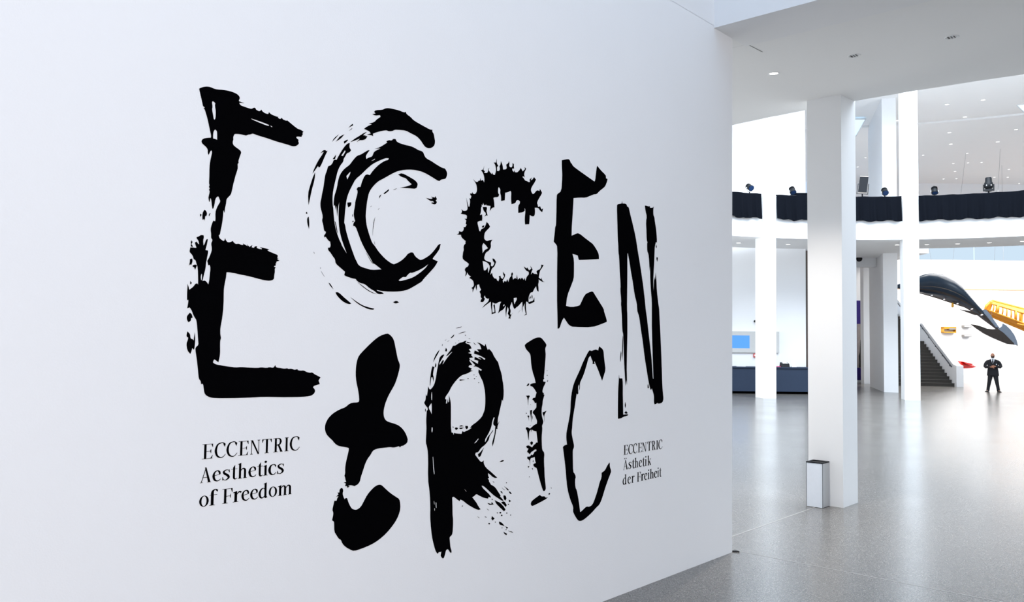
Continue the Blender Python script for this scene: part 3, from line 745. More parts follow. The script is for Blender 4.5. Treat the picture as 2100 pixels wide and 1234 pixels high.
'T': '''3209,2084 3230,2076 3252,2058 3264,2037 3274,2001 3288,1951 3298,1921 3309,1904 3313,1885 3305,1851 3290,1808 3273,1772 3249,1740 3225,1706 3205,1666 3194,1631 3192,1602 3199,1577 3215,1560 3240,1550 3283,1538 3319,1523 3352,1496 3374,1466 3386,1438 3386,1435 3383,1416 3368,1408 3353,1401 3335,1400 3326,1392 3317,1401 3298,1397 3273,1396 3248,1401 3205,1401 3163,1401 3128,1396 3113,1386 3101,1368 3078,1346 3062,1318 3046,1277 3033,1246 3027,1220 3011,1206 2996,1202 2990,1199 2978,1204 2958,1209 2944,1206 2955,1201 2940,1196 2935,1207 2922,1207 2928,1221 2913,1229 2930,1231 2925,1242 2921,1259 2916,1267 2922,1279 2920,1306 2925,1342 2935,1378 2945,1417 2939,1424 2913,1430 2881,1437 2858,1446 2835,1466 2833,1471 2795,1502 2779,1526 2775,1554 2781,1577 2799,1604 2829,1627 2872,1646 2913,1656 2935,1672 2957,1680 3002,1680 3010,1686 3010,1704 3001,1752 2986,1800 2980,1847 2982,1889 2989,1926 3002,1952 3028,1976 3070,2011 3116,2046 3157,2070
2886,1194 2897,1201 2906,1197 2911,1184 2906,1166 2914,1146 2922,1133 2924,1137 2934,1140 2940,1135 2948,1113 2961,1090 2975,1072 2992,1065 3008,1062 3028,1068 3044,1081 3061,1106 3083,1138 3114,1164 3141,1181 3168,1187 3189,1182 3211,1163 3255,1127 3306,1095 3328,1081 3336,1055 3338,1027 3332,1000 3313,964 3281,930 3232,891 3177,862 3122,844 3054,833 2995,828 2968,842 2938,860 2912,885 2903,908 2888,915 2869,942 2855,962 2853,1012 2849,1020 2838,1027 2845,1054 2846,1070 2838,1084 2845,1111 2851,1134 2867,1133 2869,1144 2879,1156 2863,1156 2878,1167 2872,1178 2884,1176''',
'R': '''3881,2046 3863,2043 3849,2036 3812,2030 3780,2012 3762,2013 3755,2007 3742,1986 3721,1968 3699,1945 3704,1943 3749,1973 3753,1971 3721,1945 3691,1915 3674,1895 3667,1892 3680,1915 3670,1920 3643,1888 3639,1900 3656,1920 3683,1953 3672,1956 3645,1941 3635,1915 3629,1885 3620,1850 3614,1810 3604,1775 3591,1753 3568,1734 3558,1737 3547,1755 3545,1727 3539,1693 3530,1706 3528,1669 3518,1659 3517,1650 3534,1631 3547,1621 3548,1606 3539,1604 3539,1589 3538,1577 3536,1534 3540,1498 3538,1451 3536,1403 3547,1379 3556,1339 3559,1271 3559,1212 3562,1172 3563,1155 3574,1104 3580,1053 3584,989 3584,935 3591,876 3601,815 3614,772 3632,722 3648,698 3656,696 3664,705 3676,701 3685,705 3682,688 3679,678 3691,663 3701,656 3709,660 3717,678 3724,702 3734,709 3746,706 3755,694 3765,681 3774,680 3775,693 3764,716 3760,747 3755,777 3759,785 3774,791 3781,803 3785,854 3784,897 3779,915 3777,971 3773,1032 3784,1037 3799,1028 3824,1010 3842,1000 3845,1010 3873,999 3898,980 3949,949 4013,918 4039,919 4019,940 3996,972 3957,1010 3973,1014 3995,1027 4024,1012 4069,991 4109,981 4115,992 4139,984 4128,1003 4085,1036 4058,1057 4045,1074 4055,1075 4084,1058 4121,1029 4168,994 4216,967 4254,946 4264,949 4229,981 4236,983 4208,1016 4181,1047 4150,1066 4137,1070 4127,1083 4116,1095 4117,1105 4104,1115 4117,1120 4107,1135 4107,1152 4129,1139 4154,1120 4179,1111 4198,1112 4179,1125 4134,1158 4084,1191 4062,1221 4062,1242 4046,1233 4034,1235 4009,1257 3979,1288 3984,1300 4009,1302 4035,1329 4069,1343 4099,1366 4111,1382 4117,1403 4151,1434 4148,1439 4117,1409 4101,1400 4080,1367 4071,1364 4074,1385 4086,1396 4116,1433 4134,1466 4140,1499 4155,1525 4165,1522 4150,1490 4153,1473 4172,1463 4167,1412 4155,1383 4143,1354 4147,1328 4162,1361 4176,1415 4182,1445 4195,1444 4191,1457 4213,1495 4195,1477 4197,1517 4203,1530 4212,1556 4202,1530 4210,1557 4225,1600 4236,1643 4245,1631 4254,1685 4246,1751 4238,1773 4229,1817 4204,1867 4191,1902 4179,1910 4163,1927 4147,1943 4130,1970 4098,1992 4087,1984 4075,2002 4063,2026 4055,2010 4036,2018 4013,2029 3979,2035 4009,2021 4025,1989 3983,1989 4003,1968 3961,1981 3954,1960 4015,1946 4065,1925 4057,1917 4015,1938 3992,1933 4027,1922 4015,1920 3962,1939 3958,1920 3996,1912 3993,1891 3966,1902 3917,1921 3967,1883 3950,1873 3978,1875 4032,1851 4024,1843 4001,1854 3998,1835 4010,1819 4025,1795 4041,1776 4053,1746 4066,1703 4071,1639 4067,1586 4052,1556 4037,1533 3992,1505 3945,1485 3927,1467 3946,1470 3910,1454 3892,1453 3872,1444 3857,1453 3849,1435 3794,1442 3782,1448 3777,1433 3771,1449 3757,1452 3750,1500 3750,1557 3749,1581 3749,1593 3748,1628 3742,1664 3727,1693 3734,1654 3725,1645 3721,1670 3714,1640 3704,1641 3707,1666 3696,1669 3699,1684 3727,1711 3754,1751 3796,1790 3839,1818 3897,1829 3926,1842 3949,1844 3923,1850 3937,1860 3904,1871 3911,1884 3940,1884 3910,1913 3917,1918 3910,1931 3947,1934 3928,1949 3931,1957 3898,1965 3924,1970 3905,1989 3931,1994 3915,2018 3878,2028 3871,2032|3580,1721 3584,1691 3582,1664 3575,1672 3575,1711|3556,1628 3577,1649 3582,1636 3582,1577 3571,1597 3557,1615|3583,1495 3590,1496 3594,1482 3589,1463 3582,1469|3596,1309 3601,1309 3608,1246 3616,1202 3611,1198 3604,1223|3968,1364 4007,1394 4010,1388 3983,1365|3877,1080 3904,1054 3896,1057|3612,1032 3617,1029 3620,1005 3614,1015|3628,1021 3635,1018 3637,982 3630,991|3618,985 3624,984 3623,966 3619,972
3885,2039 3926,2031 3900,2029 3886,2032
3945,2036 3975,2018 3960,2021
3640,1986 3631,1966 3604,1931 3588,1906 3594,1931 3614,1963
3696,1999 3707,1984 3700,1973 3689,1978
3581,1881 3599,1876 3592,1861 3586,1826 3593,1816 3593,1781 3583,1811 3573,1811 3564,1757 3561,1767 3566,1821 3572,1856
3608,1903 3615,1888 3609,1873 3602,1878
3781,2125 3796,2131 3835,2138 3832,2134 3803,2128
3805,2089 3833,2100 3873,2106 3865,2102 3833,2095
3736,2063 3768,2086 3765,2074 3744,2060
3705,2037 3726,2048 3716,2040
3684,2042 3698,2053 3693,2046
3661,2014 3667,2024 3665,2011
3776,2031 3787,2031 3782,2027
3899,2061 3916,2060 3914,2056
3823,1792 3876,1788 3825,1782
3527,1617 3532,1609 3528,1597 3524,1607
3907,1794 3905,1791 3899,1791 3896,1795 3898,1798 3904,1798
3968,1792 3965,1789 3960,1789 3957,1792 3960,1796 3965,1795
3961,1818 3959,1815 3955,1815 3953,1818 3955,1820 3959,1820
3983,1805 3982,1803 3978,1803 3976,1806 3978,1808 3981,1808
4008,1765 4006,1762 4001,1762 3999,1765 4001,1768 4005,1767
3812,2044 3810,2042 3807,2042 3805,2044 3807,2046 3810,2046
3875,2081 3873,2078 3869,2078 3867,2081 3869,2084 3873,2084
3767,1492 3776,1484 3770,1478
3787,1477 3799,1482 3816,1475 3810,1467 3796,1464
3827,1486 3845,1493 3868,1484 3833,1484
3825,1476 3871,1475 3845,1467 3833,1469
3883,1485 3906,1483 3909,1470 3895,1462 3883,1472
4006,1289 4027,1298 4063,1328 4045,1298 4030,1270 4012,1270
4220,1216 4241,1226 4267,1223 4247,1213
4176,963 4196,952 4230,938 4272,902 4286,882 4272,873 4231,904 4190,937
4240,937 4271,944 4299,912 4289,900 4264,922
4263,982 4284,981 4295,959 4284,944 4267,958
4106,952 4143,941 4146,954 4166,935 4130,936 4110,945
4145,976 4159,970 4149,965
4318,1002 4332,1001 4350,982 4332,984
4232,1018 4249,1011 4256,996 4239,1005
4269,1045 4304,1025 4321,1011 4304,1011 4290,1029
4319,947 4344,934 4323,928
4222,811 4250,800 4281,770 4247,783 4226,790
4288,769 4316,756 4302,749
4271,733 4306,714 4299,706 4275,721
4316,735 4358,721 4369,710 4330,727
4151,858 4178,838 4158,828 4145,841
4097,917 4124,900 4110,905
4007,878 4033,863 4020,867
4079,868 4102,857 4089,858
4153,1094 4170,1084 4165,1081
4245,1039 4280,1016 4271,1018
4133,811 4129,806 4120,807 4116,813 4120,818 4128,816
4244,867 4240,863 4230,864 4225,870 4230,875 4239,874
4257,847 4253,843 4245,844 4241,850 4245,854 4253,853
4345,837 4343,834 4337,835 4334,838 4337,841 4343,840
4306,856 4303,853 4297,854 4294,858 4297,861 4303,860
3872,964 3870,962 3865,962 3863,966 3865,968 3870,968
4298,1065 4295,1062 4290,1063 4287,1066 4290,1069 4295,1068
4191,812 4188,809 4183,810 4180,813 4183,816 4188,815
4322,914 4319,911 4313,912 4310,916 4313,919 4319,918
4210,871 4207,868 4202,869 4199,873 4201,875 4207,875
4259,762 4256,760 4251,761 4249,764 4251,766 4256,766
4300,743 4298,741 4293,741 4290,745 4293,747 4298,746''',
'I': '''4468,2013 4472,2023 4487,2033 4577,2070 4625,2077 4653,2072 4682,2050 4709,2027 4709,2014 4696,1996 4699,1975 4704,1949 4695,1870 4690,1818 4684,1782 4690,1773 4676,1767 4679,1754 4707,1751 4699,1735 4679,1710 4669,1684 4676,1671 4688,1673 4684,1660 4694,1657 4685,1637 4675,1616 4673,1591 4663,1555 4664,1514 4675,1482 4684,1464 4680,1449 4670,1434 4674,1410 4667,1354 4670,1297 4675,1256 4695,1241 4700,1223 4696,1187 4702,1114 4707,1047 4722,978 4716,963 4700,956 4688,964 4663,1016 4638,1075 4617,1133 4601,1138 4581,1150 4577,1163 4593,1169 4606,1170 4598,1186 4592,1215 4572,1212 4549,1211 4540,1197 4542,1161 4536,1192 4525,1203 4508,1213 4511,1225 4541,1222 4552,1236 4568,1230 4580,1239 4587,1251 4611,1256 4609,1267 4591,1269 4575,1260 4552,1254 4540,1242 4536,1238 4525,1249 4507,1258 4516,1275 4524,1279 4501,1289 4498,1302 4524,1305 4547,1292 4563,1286 4578,1300 4602,1311 4610,1318 4624,1314 4617,1353 4608,1397 4581,1402 4553,1414 4549,1396 4545,1414 4533,1408 4526,1396 4525,1340 4519,1350 4506,1407 4490,1423 4494,1433 4506,1435 4537,1420 4560,1434 4588,1447 4611,1451 4614,1469 4613,1473 4597,1500 4583,1518 4565,1530 4566,1542 4594,1561 4605,1568 4603,1604 4587,1600 4577,1618 4558,1627 4565,1639 4590,1641 4604,1676 4583,1700 4559,1721 4536,1725 4533,1737 4559,1745 4593,1746 4582,1780 4553,1837 4541,1883 4534,1944 4523,1962 4484,1988
4491,1727 4512,1746 4524,1741 4512,1728
4488,1658 4525,1659 4529,1648 4516,1641 4512,1588 4506,1642
4535,1536 4535,1552 4557,1554 4550,1510 4550,1467 4543,1510
4504,1513 4516,1518 4528,1511 4522,1504 4524,1479 4518,1502
4674,1529 4719,1539 4707,1524 4693,1507 4700,1458 4691,1502 4679,1513
4723,1758 4733,1765 4730,1752 4722,1749
4560,1515 4565,1499 4561,1484 4557,1505
4499,1533 4497,1530 4491,1531 4488,1534 4491,1537 4497,1536
4728,1798 4725,1795 4720,1795 4718,1798 4720,1801 4725,1801
4725,1831 4723,1829 4719,1829 4716,1831 4718,1833 4723,1833
4543,1593 4542,1591 4539,1591 4537,1593 4539,1595 4542,1595
4540,1323 4556,1331 4572,1321 4567,1309 4555,1302 4543,1313
4569,1187 4579,1193 4577,1178
4517,1156 4534,1155 4525,1143
4562,1139 4574,1135 4570,1124
4556,892 4566,906 4656,937 4665,926 4689,920 4705,921 4723,906 4746,909 4730,899 4689,889 4578,867 4563,871 4555,882
4752,930 4766,938 4770,928 4758,922
4779,979 4788,967 4783,965
4540,1078 4538,1076 4533,1076 4531,1079 4533,1082 4538,1081
4542,1443 4540,1440 4536,1441 4534,1443 4536,1445 4540,1445''',
'D': '''4961,1369 4974,1413 4996,1485 5004,1524 5008,1609 5021,1672 5043,1728 5075,1773 5122,1835 5159,1893 5207,1951 5231,1977 5245,1982 5265,1975 5299,1985 5324,1989 5355,1980 5359,1995 5367,2013 5410,1994 5426,1974 5431,1938 5442,1884 5456,1827 5433,1782 5410,1740 5387,1777 5351,1834 5321,1873 5308,1896 5301,1885 5311,1875 5281,1874 5284,1894 5266,1915 5254,1939 5231,1927 5222,1910 5198,1857 5170,1800 5142,1760 5118,1731 5121,1691 5105,1668 5116,1703 5109,1720 5097,1706 5097,1675 5101,1651 5088,1642 5079,1652 5070,1612 5059,1561 5046,1511 5037,1477 5031,1443 5027,1392 5021,1364 5024,1341 5040,1294 5053,1259 5050,1240 5037,1224 5039,1164 5044,1059 5063,1045 5079,1018 5068,997 5073,939 5093,914 5107,867 5122,813 5136,746 5147,745 5185,762 5218,776 5252,767 5296,778 5330,826 5364,886 5388,942 5413,975 5413,1013 5458,1026 5488,1061 5519,1084 5524,1070 5522,1052 5543,1014 5536,997 5500,947 5465,892 5440,847 5420,809 5386,766 5346,751 5292,721 5219,691 5167,676 5134,676 5105,688 5053,749 5048,767 5052,795 5014,851 4976,940 4962,1020 4951,1100 4927,1214 4917,1257 4930,1267 4949,1271 4967,1271 4957,1318 4958,1357'''}



def chaikin(p, lim=62):
    out = []
    n = len(p)
    for i in range(n):
        a, q, c = p[i - 1], p[i], p[(i + 1) % n]
        d1 = (q[0] - a[0], q[1] - a[1]); d2 = (c[0] - q[0], c[1] - q[1])
        l1, l2 = math.hypot(*d1), math.hypot(*d2)
        if l1 < 1e-6 or l2 < 1e-6:
            continue
        ang = abs(math.degrees(math.atan2(d1[0] * d2[1] - d1[1] * d2[0], d1[0] * d2[0] + d1[1] * d2[1])))
        if ang < 4 or ang > lim:
            out.append(q)
        else:
            out.append((q[0] - d1[0] * .25, q[1] - d1[1] * .25))
            out.append((q[0] + d2[0] * .25, q[1] + d2[1] * .25))
    return out


VT = 0.0009                        # thickness of the cut vinyl


def flat_poly(mb, rings):          # rings: outer outline and holes in wall coordinates (y, z)
    loops = [[Vector((y, z, 0)) for y, z in r] for r in rings]
    flatl = [q for r in loops for q in r]
    n = len(flatl)
    vs = [(WX + VT + .0006, q.x, q.y) for q in flatl] + [(WX + .0006, q.x, q.y) for q in flatl]
    fs = [tuple(t) for t in tessellate_polygon(loops)]
    o = 0
    for r in loops:
        m = len(r)
        fs += [(o + k, o + (k + 1) % m, n + o + (k + 1) % m, n + o + k) for k in range(m)]
        o += m
    mb.add(vs, fs)


LABELS = {
    'E': 'largest black letter E with ragged brush strokes, leftmost of the upper row',
    'C': 'big swirling black C of concentric brush arcs beside the large E',
    'c': 'bristly ink blot black C with hairy outline in the upper row',
    'e': 'angular cut black E with smooth edges beside the bristly C',
    'N': 'tall narrow black N, rightmost of the brush letters',
    'T': 'blobby smooth black T with a separate hook, leftmost in the lower row',
    'R': 'dry brush black R with splattered leg in the lower row',
    'I': 'dripping black I with small blots in the lower row',
    'D': 'thin bent black C like a twig, last in the lower row'}
for k, txt in LETTERS.items():
    mb = MB()
    ys, zs = [], []
    for blob in txt.split('\n'):
        rings = []
        for r in blob.split('|'):
            p = [tuple(int(v) / 1000 for v in q.split(',')) for q in r.split()]
            p = chaikin(p)
            rings.append(p)
            ys += [q[0] for q in p]; zs += [q[1] for q in p]
        flat_poly(mb, rings)
    o = mb.build('brush_letter', M['black'], None, (WX, (min(ys) + max(ys)) / 2, min(zs)))
    tag(o, LABELS[k], 'letter', 'black brush letters on the white wall')


# serif glyphs: outlines and strokes in cap heights, x from 0 to the glyph's width
def g_stroke(pts, hw, n=5):
    P = [Vector((x, y, 0)) for x, y in pts]
    H = hw if isinstance(hw, (list, tuple)) else [hw] * len(pts)
    C, W = [], []
    for i in range(len(P) - 1):
        a, b_, c, d = P[max(i - 1, 0)], P[i], P[i + 1], P[min(i + 2, len(P) - 1)]
        for t in [j / n for j in range(n)]:
            C.append(0.5 * ((2 * b_) + (c - a) * t + (2 * a - 5 * b_ + 4 * c - d) * t * t + (3 * b_ - a - 3 * c + d) * t ** 3))
            W.append(H[i] + (H[i + 1] - H[i]) * t)
    C.append(P[-1]); W.append(H[-1])
    L, R_ = [], []
    for i, p in enumerate(C):
        d = (C[min(i + 1, len(C) - 1)] - C[max(i - 1, 0)]).normalized()
        nrm = Vector((-d.y, d.x, 0)) * W[i]
        L.append(p + nrm); R_.append(p - nrm)
    return [[(q.x, q.y) for q in L + R_[::-1]]]


def rc(x0, y0, x1, y1):
    return [[(x0, y0), (x1, y0), (x1, y1), (x0, y1)]]


def pl(*p):
    return [list(p)]


def foot(x, y=0.0, w=.14, up=1):
    return pl((x - w, y), (x + w, y), (x + w, y + .02 * up), (x + .05, y + .05 * up), (x - .05, y + .05 * up), (x - w, y + .02 * up))


T_ = .068      # half stem
t_ = .019      # half hairline
XH = .72


def stem(x, y0, y1, h=T_):
    return rc(x - h, y0, x + h, y1)


def arc_c(w, h):
    return g_stroke([(w * .97, h * .86), (w * .80, h * .985), (w * .55, h * 1.0), (w * .25, h * .88), (w * .10, h * .5), (w * .24, h * .14), (w * .55, 0.0), (w * .80, h * .05), (w * 1.0, h * .22)], [.02, .03, .026, .05, .078, .062, .032, .022, .014]) + pl((w * .76, h * 1.0), (w * .98, h * .93), (w * .93, h * .70), (w * .80, h * .86))


def ring_o(w, h):
    o, i_ = [], []
    for k in range(28):
        a = 2 * math.pi * k / 28
        o.append((w * .5 + w * .5 * math.cos(a), h * .5 + h * .515 * math.sin(a)))
        a2 = a
        i_.append((w * .5 + (w * .5 - .128) * math.cos(a2) * 1.0 + .0 * math.sin(a2), h * .5 + (h * .515 - .04) * math.sin(a2)))
    return ('hole', o, i_)


def glyph(ch):
    if ch == 'E':
        w = .66
        return w, stem(.2, 0, 1) + rc(0, 0, w - .02, .028) + rc(.02, .972, w, 1) + pl((w - .14, .028), (w - .05, .03), (w, .23), (w - .02, .23)) + pl((w - .10, .972), (w, 1), (w, .77), (w - .02, .77)) + rc(.2, .49, .5, .518) + pl((.49, .504), (.545, .36), (.56, .36), (.56, .64), (.545, .64))
    if ch == 'F':
        w = .64
        return w, stem(.2, 0, 1) + foot(.2, 0, .17) + rc(.02, .972, w, 1) + pl((w - .10, .972), (w, 1), (w, .72), (w - .02, .72)) + rc(.2, .47, .5, .5) + pl((.49, .485), (.535, .34), (.55, .34), (.55, .62), (.535, .62))
    if ch == 'C':
        return .74, arc_c(.74, 1)
    if ch == 'N':
        w = .72
        return w, stem(.11, 0, .95, .02) + pl((.0, 1), (.19, 1), (.655, .0), (.565, -.02), (.09, .95)) + stem(.625, 0, 1, .02) + foot(.11, 0, .09) + foot(.62, 1, .1, -1)
    if ch == 'T':
        w = .66
        return w, stem(.33, 0, 1) + rc(.0, .97, w, 1) + pl((0, 1), (.10, .97), (.03, .76), (.005, .76)) + pl((w, 1), (w - .10, .97), (w - .03, .76), (w - .005, .76)) + foot(.33, 0, .15)
    if ch == 'R':
        w = .70
        return w, stem(.2, 0, 1) + foot(.2, 0, .17) + g_stroke([(.02, .985), (.3, .985), (.48, .94), (.55, .76), (.46, .55), (.22, .50)], [.015, .022, .045, .07, .045, .02]) + pl((.34, .5), (.45, .52), (w - .02, .03), (w, 0), (.54, 0)) + rc(.50, 0, w, .022)
    if ch == 'I':
        return .30, stem(.15, 0, 1) + foot(.15, 0, .15) + foot(.15, 1, .15, -1)
    if ch in 'AÄ':
        w = .74
        r = pl((.055, 0), (.10, 0), (.385, .93), (.36, 1.0)) + pl((.31, 1.02), (.40, 1.02), (.70, 0), (.54, 0)) + rc(.17, .335, .50, .365) + rc(.0, 0, .19, .024) + rc(.47, 0, w, .024)
        if ch == 'Ä':
            for x in (.22, .46):
                r = r + [[(x + .06 * math.cos(2 * math.pi * k / 10), 1.17 + .06 * math.sin(2 * math.pi * k / 10)) for k in range(10)]]
        return w, r
    if ch == 'e':
        w = .50
        return w, g_stroke([(.06, .385), (.25, .42), (.45, .455)], [.016, .016, .016]) + g_stroke([(.43, .45), (.44, .53), (.40, .65), (.28, .715), (.13, .60), (.075, .36), (.14, .12), (.29, .02), (.42, .06), (.50, .15)], [.03, .05, .055, .025, .045, .072, .060, .034, .022, .012])
    if ch == 'o':
        return .56, [ring_o(.56, XH)]
    if ch == 's':
        w = .44
        return w, g_stroke([(.40, .55), (.36, .67), (.23, .705), (.09, .60), (.14, .46), (.30, .33), (.37, .17), (.22, .015), (.08, .06), (.03, .20)], [.016, .018, .024, .05, .068, .074, .058, .024, .018, .016]) + pl((.41, .72), (.42, .52), (.38, .52), (.36, .68)) + pl((.015, 0), (.02, .24), (.05, .22), (.08, .05))
    if ch == 'c':
        return .46, arc_c(.46, XH)
    if ch == 't':
        return .40, stem(.18, .13, .80) + pl((.112, .80), (.248, .80), (.248, .99)) + rc(0, .69, .40, .718) + g_stroke([(.18, .18), (.20, .06), (.28, .01), (.40, .07)], [.068, .06, .035, .012])
    if ch == 'h':
        w = .62
        return w, stem(.16, 0, 1.04) + pl((.228, 1.09), (.228, 1.0), (.02, .98), (.02, 1.005)) + g_stroke([(.2, .52), (.30, .655), (.40, .675), (.475, .60), (.49, .45), (.49, 0)], [.016, .03, .045, .062, .068, .068]) + foot(.16, 0, .15) + foot(.49, 0, .13)
    if ch == 'i':
        return .28, stem(.14, 0, .70) + pl((.208, .76), (.208, .66), (.0, .65), (.0, .675)) + foot(.14, 0, .14) + [[(.14 + .082 * math.cos(2 * math.pi * k / 12), .98 + .082 * math.sin(2 * math.pi * k / 12)) for k in range(12)]]
    if ch == 'f':
        return .44, stem(.14, 0, .86) + g_stroke([(.14, .80), (.16, .95), (.26, 1.06), (.37, 1.03)], [.068, .06, .028, .03]) + pl((.30, 1.07), (.42, 1.02), (.40, .88), (.30, 1.0)) + rc(.0, .69, .38, .718) + foot(.14, 0, .14)
    if ch == 'r':
        return .44, stem(.15, 0, .68) + pl((.218, .76), (.218, .62), (.0, .65), (.0, .675)) + g_stroke([(.2, .50), (.28, .64), (.36, .68), (.44, .63)], [.016, .03, .055, .05]) + foot(.15, 0, .15)
    if ch == 'd':
        w = .60
        return w, stem(.46, .06, 1.04) + pl((.528, 1.09), (.528, 1.0), (.32, .98), (.32, 1.005)) + g_stroke([(.44, .58), (.32, .70), (.17, .62), (.075, .36), (.13, .10), (.26, .02), (.40, .14)], [.016, .024, .045, .072, .06, .034, .016]) + pl((.40, .12), (.528, .12), (.60, .03), (.46, -.02), (.41, .0))
    if ch == 'm':
        w = .96
        r = stem(.15, 0, .68) + pl((.218, .76), (.218, .62), (.0, .65), (.0, .675)) + foot(.15, 0, .14)
        for x in (.2, .53):
            r = r + g_stroke([(x, .52), (x + .10, .655), (x + .19, .675), (x + .26, .60), (x + .275, .45), (x + .275, 0)], [.016, .03, .045, .062, .066, .066]) + foot(x + .275, 0, .12)
        return w, r
    if ch == 'k':
        return .62, stem(.16, 0, 1.04) + pl((.228, 1.09), (.228, 1.0), (.02, .98), (.02, 1.005)) + foot(.16, 0, .15) + g_stroke([(.20, .33), (.34, .47), (.50, .69)], [.018, .018, .018]) + foot(.50, .70, .11, -1) + pl((.27, .40), (.37, .48), (.62, 0), (.45, 0))
    return .3, []


def write_block(label, lines):
    root = None
    for chars, (bx0, by0, bx1, by1), spans, cap in lines:
        for ch, (x0, x1) in zip(chars, spans):
            yb0 = by0 + (by1 - by0) * (x0 - bx0) / (bx1 - bx0)
            yb1 = by0 + (by1 - by0) * (x1 - bx0) / (bx1 - bx0)
            p, q = onx(x0, yb0, WX), onx(x1, yb1, WX)
            if root is None:
                root = empty('wall_text', p)
                tag(root, label, 'lettering', 'small printed titles on the white wall')
            w, parts = glyph(ch)
            mb = MB()
            for r in parts:
                loops = [r[1], r[2]] if r[0] == 'hole' else [r]
                flat_poly(mb, [[(p.y + (q.y - p.y) * x / w, p.z + (q.z - p.z) * x / w + y * cap) for x, y in l] for l in loops])
            mb.build('letter', M['black'], root, p)


def sp(x0, s, *pairs):
    return [(x0 + a / s, x0 + b_ / s) for a, b_ in pairs]


X, Y, s_ = 395, 880, 7.258
cap = onx(415.2, 910.8, WX).z - onx(415.2, 941.2, WX).z
cap2 = cap * 1.0
write_block('left printed title in three lines, ECCENTRIC Aesthetics of Freedom', [
    ('ECCENTRIC', (X + 135 / s_, Y + 447 / s_, X + 1420 / s_, Y + 322 / s_), sp(X, s_, (135, 297), (325, 488), (500, 660), (675, 826), (852, 1000), (1030, 1172), (1192, 1338), (1365, 1425), (1443, 1588)), cap2),
    ('Aesthetics', (X + 110 / s_, Y + 802 / s_, X + 1115 / s_, Y + 683 / s_), sp(X, s_, (108, 273), (290, 415), (436, 553), (572, 660), (665, 806), (826, 943), (958, 1042), (1050, 1115), (1130, 1240), (1252, 1357)), cap2),
    ('ofFreedom', (X + 250 / s_, Y + 1137 / s_, X + 1478 / s_, Y + 962 / s_), sp(X, s_, (95, 236), (246, 378), (432, 588), (596, 720), (722, 838), (852, 968), (977, 1112), (1130, 1253), (1266, 1480)), cap2)])
X, Y, s_ = 1260, 890, 10.283
cap = onx(1279.5, 912.9, WX).z - onx(1279.5, 932.4, WX).z
write_block('right printed title in three lines, ECCENTRIC Ästhetik der Freiheit', [
    ('ECCENTRIC', (X + 190 / s_, Y + 438 / s_, X + 915 / s_, Y + 318 / s_), sp(X, s_, (190, 280), (292, 383), (390, 476), (490, 578), (585, 672), (690, 775), (785, 862), (880, 918), (925, 1010)), cap),
    ('Ästhetik', (X + 190 / s_, Y + 755 / s_, X + 765 / s_, Y + 648 / s_), sp(X, s_, (185, 281), (293, 357), (368, 425), (427, 498), (511, 578), (588, 637), (643, 677), (695, 770)), cap),
    ('derFreiheit', (X + 470 / s_, Y + 1005 / s_, X + 985 / s_, Y + 890 / s_), sp(X, s_, (172, 252), (275, 341), (358, 420), (470, 553), (558, 625), (625, 691), (702, 738), (745, 826), (832, 898), (905, 936), (943, 990)), cap)])

# ------------------------------------------------------------------ metal bin at the big column
f0 = onz(1687, 1042.3); l0 = onz(1655.5, 1037)
bx0, bx1, by0, by1 = l0.x, f0.x, f0.y, 10.64
bz = ony(1687, 949, by0).z
bn = empty('waste_bin', ((bx0 + bx1) / 2, (by0 + by1) / 2, 0)); tag(bn, 'square brushed metal waste bin standing before the nearest white column', 'bin')
b = MB(); b.box(bx0, bx1, by0, by1, 0.004, bz - .012); b.mi[3] = 1; b.build('body', [M['steel'], M['steelshade']], bn, bn.location)
b = MB()
for e in (bx0, bx1):
    b.box(e - .0025, e + .0025, by0 - .002, by0 + .003, .004, bz - .012)
b.build('corner_edge', M['rail'], bn, bn.location)
o_ = .004; r_ = .028
b = MB()
outer = [(bx0 - o_, by0 - o_), (bx1 + o_, by0 - o_), (bx1 + o_, by1), (bx0 - o_, by1)]
inner = [(bx0 + r_, by0 + r_), (bx1 - r_, by0 + r_), (bx1 - r_, by1 - r_), (bx0 + r_, by1 - r_)]
for k in range(4):
    j = (k + 1) % 4
    q = [outer[k], outer[j], inner[j], inner[k]]
    b.hexa([Vector((x, y, bz - .014)) for x, y in q], [Vector((x, y, bz)) for x, y in q])
rim = b.build('rim', M['plastic'], bn, bn.location)
b = MB(); b.box(bx0 + r_, bx1 - r_, by0 + r_, by1 - r_, bz - .011, bz - .009); b.build('opening_shade', M['ink'], rim, bn.location)  # black sheet paints the shade inside the bin

# little dark wedge at the foot of the wall end
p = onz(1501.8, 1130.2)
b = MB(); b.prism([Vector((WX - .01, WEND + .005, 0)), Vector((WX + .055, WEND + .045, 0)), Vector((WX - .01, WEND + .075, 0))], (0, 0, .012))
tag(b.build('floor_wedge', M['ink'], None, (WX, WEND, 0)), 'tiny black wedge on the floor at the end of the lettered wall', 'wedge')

# ------------------------------------------------------------------ downlights in the low ceiling
DL = {}


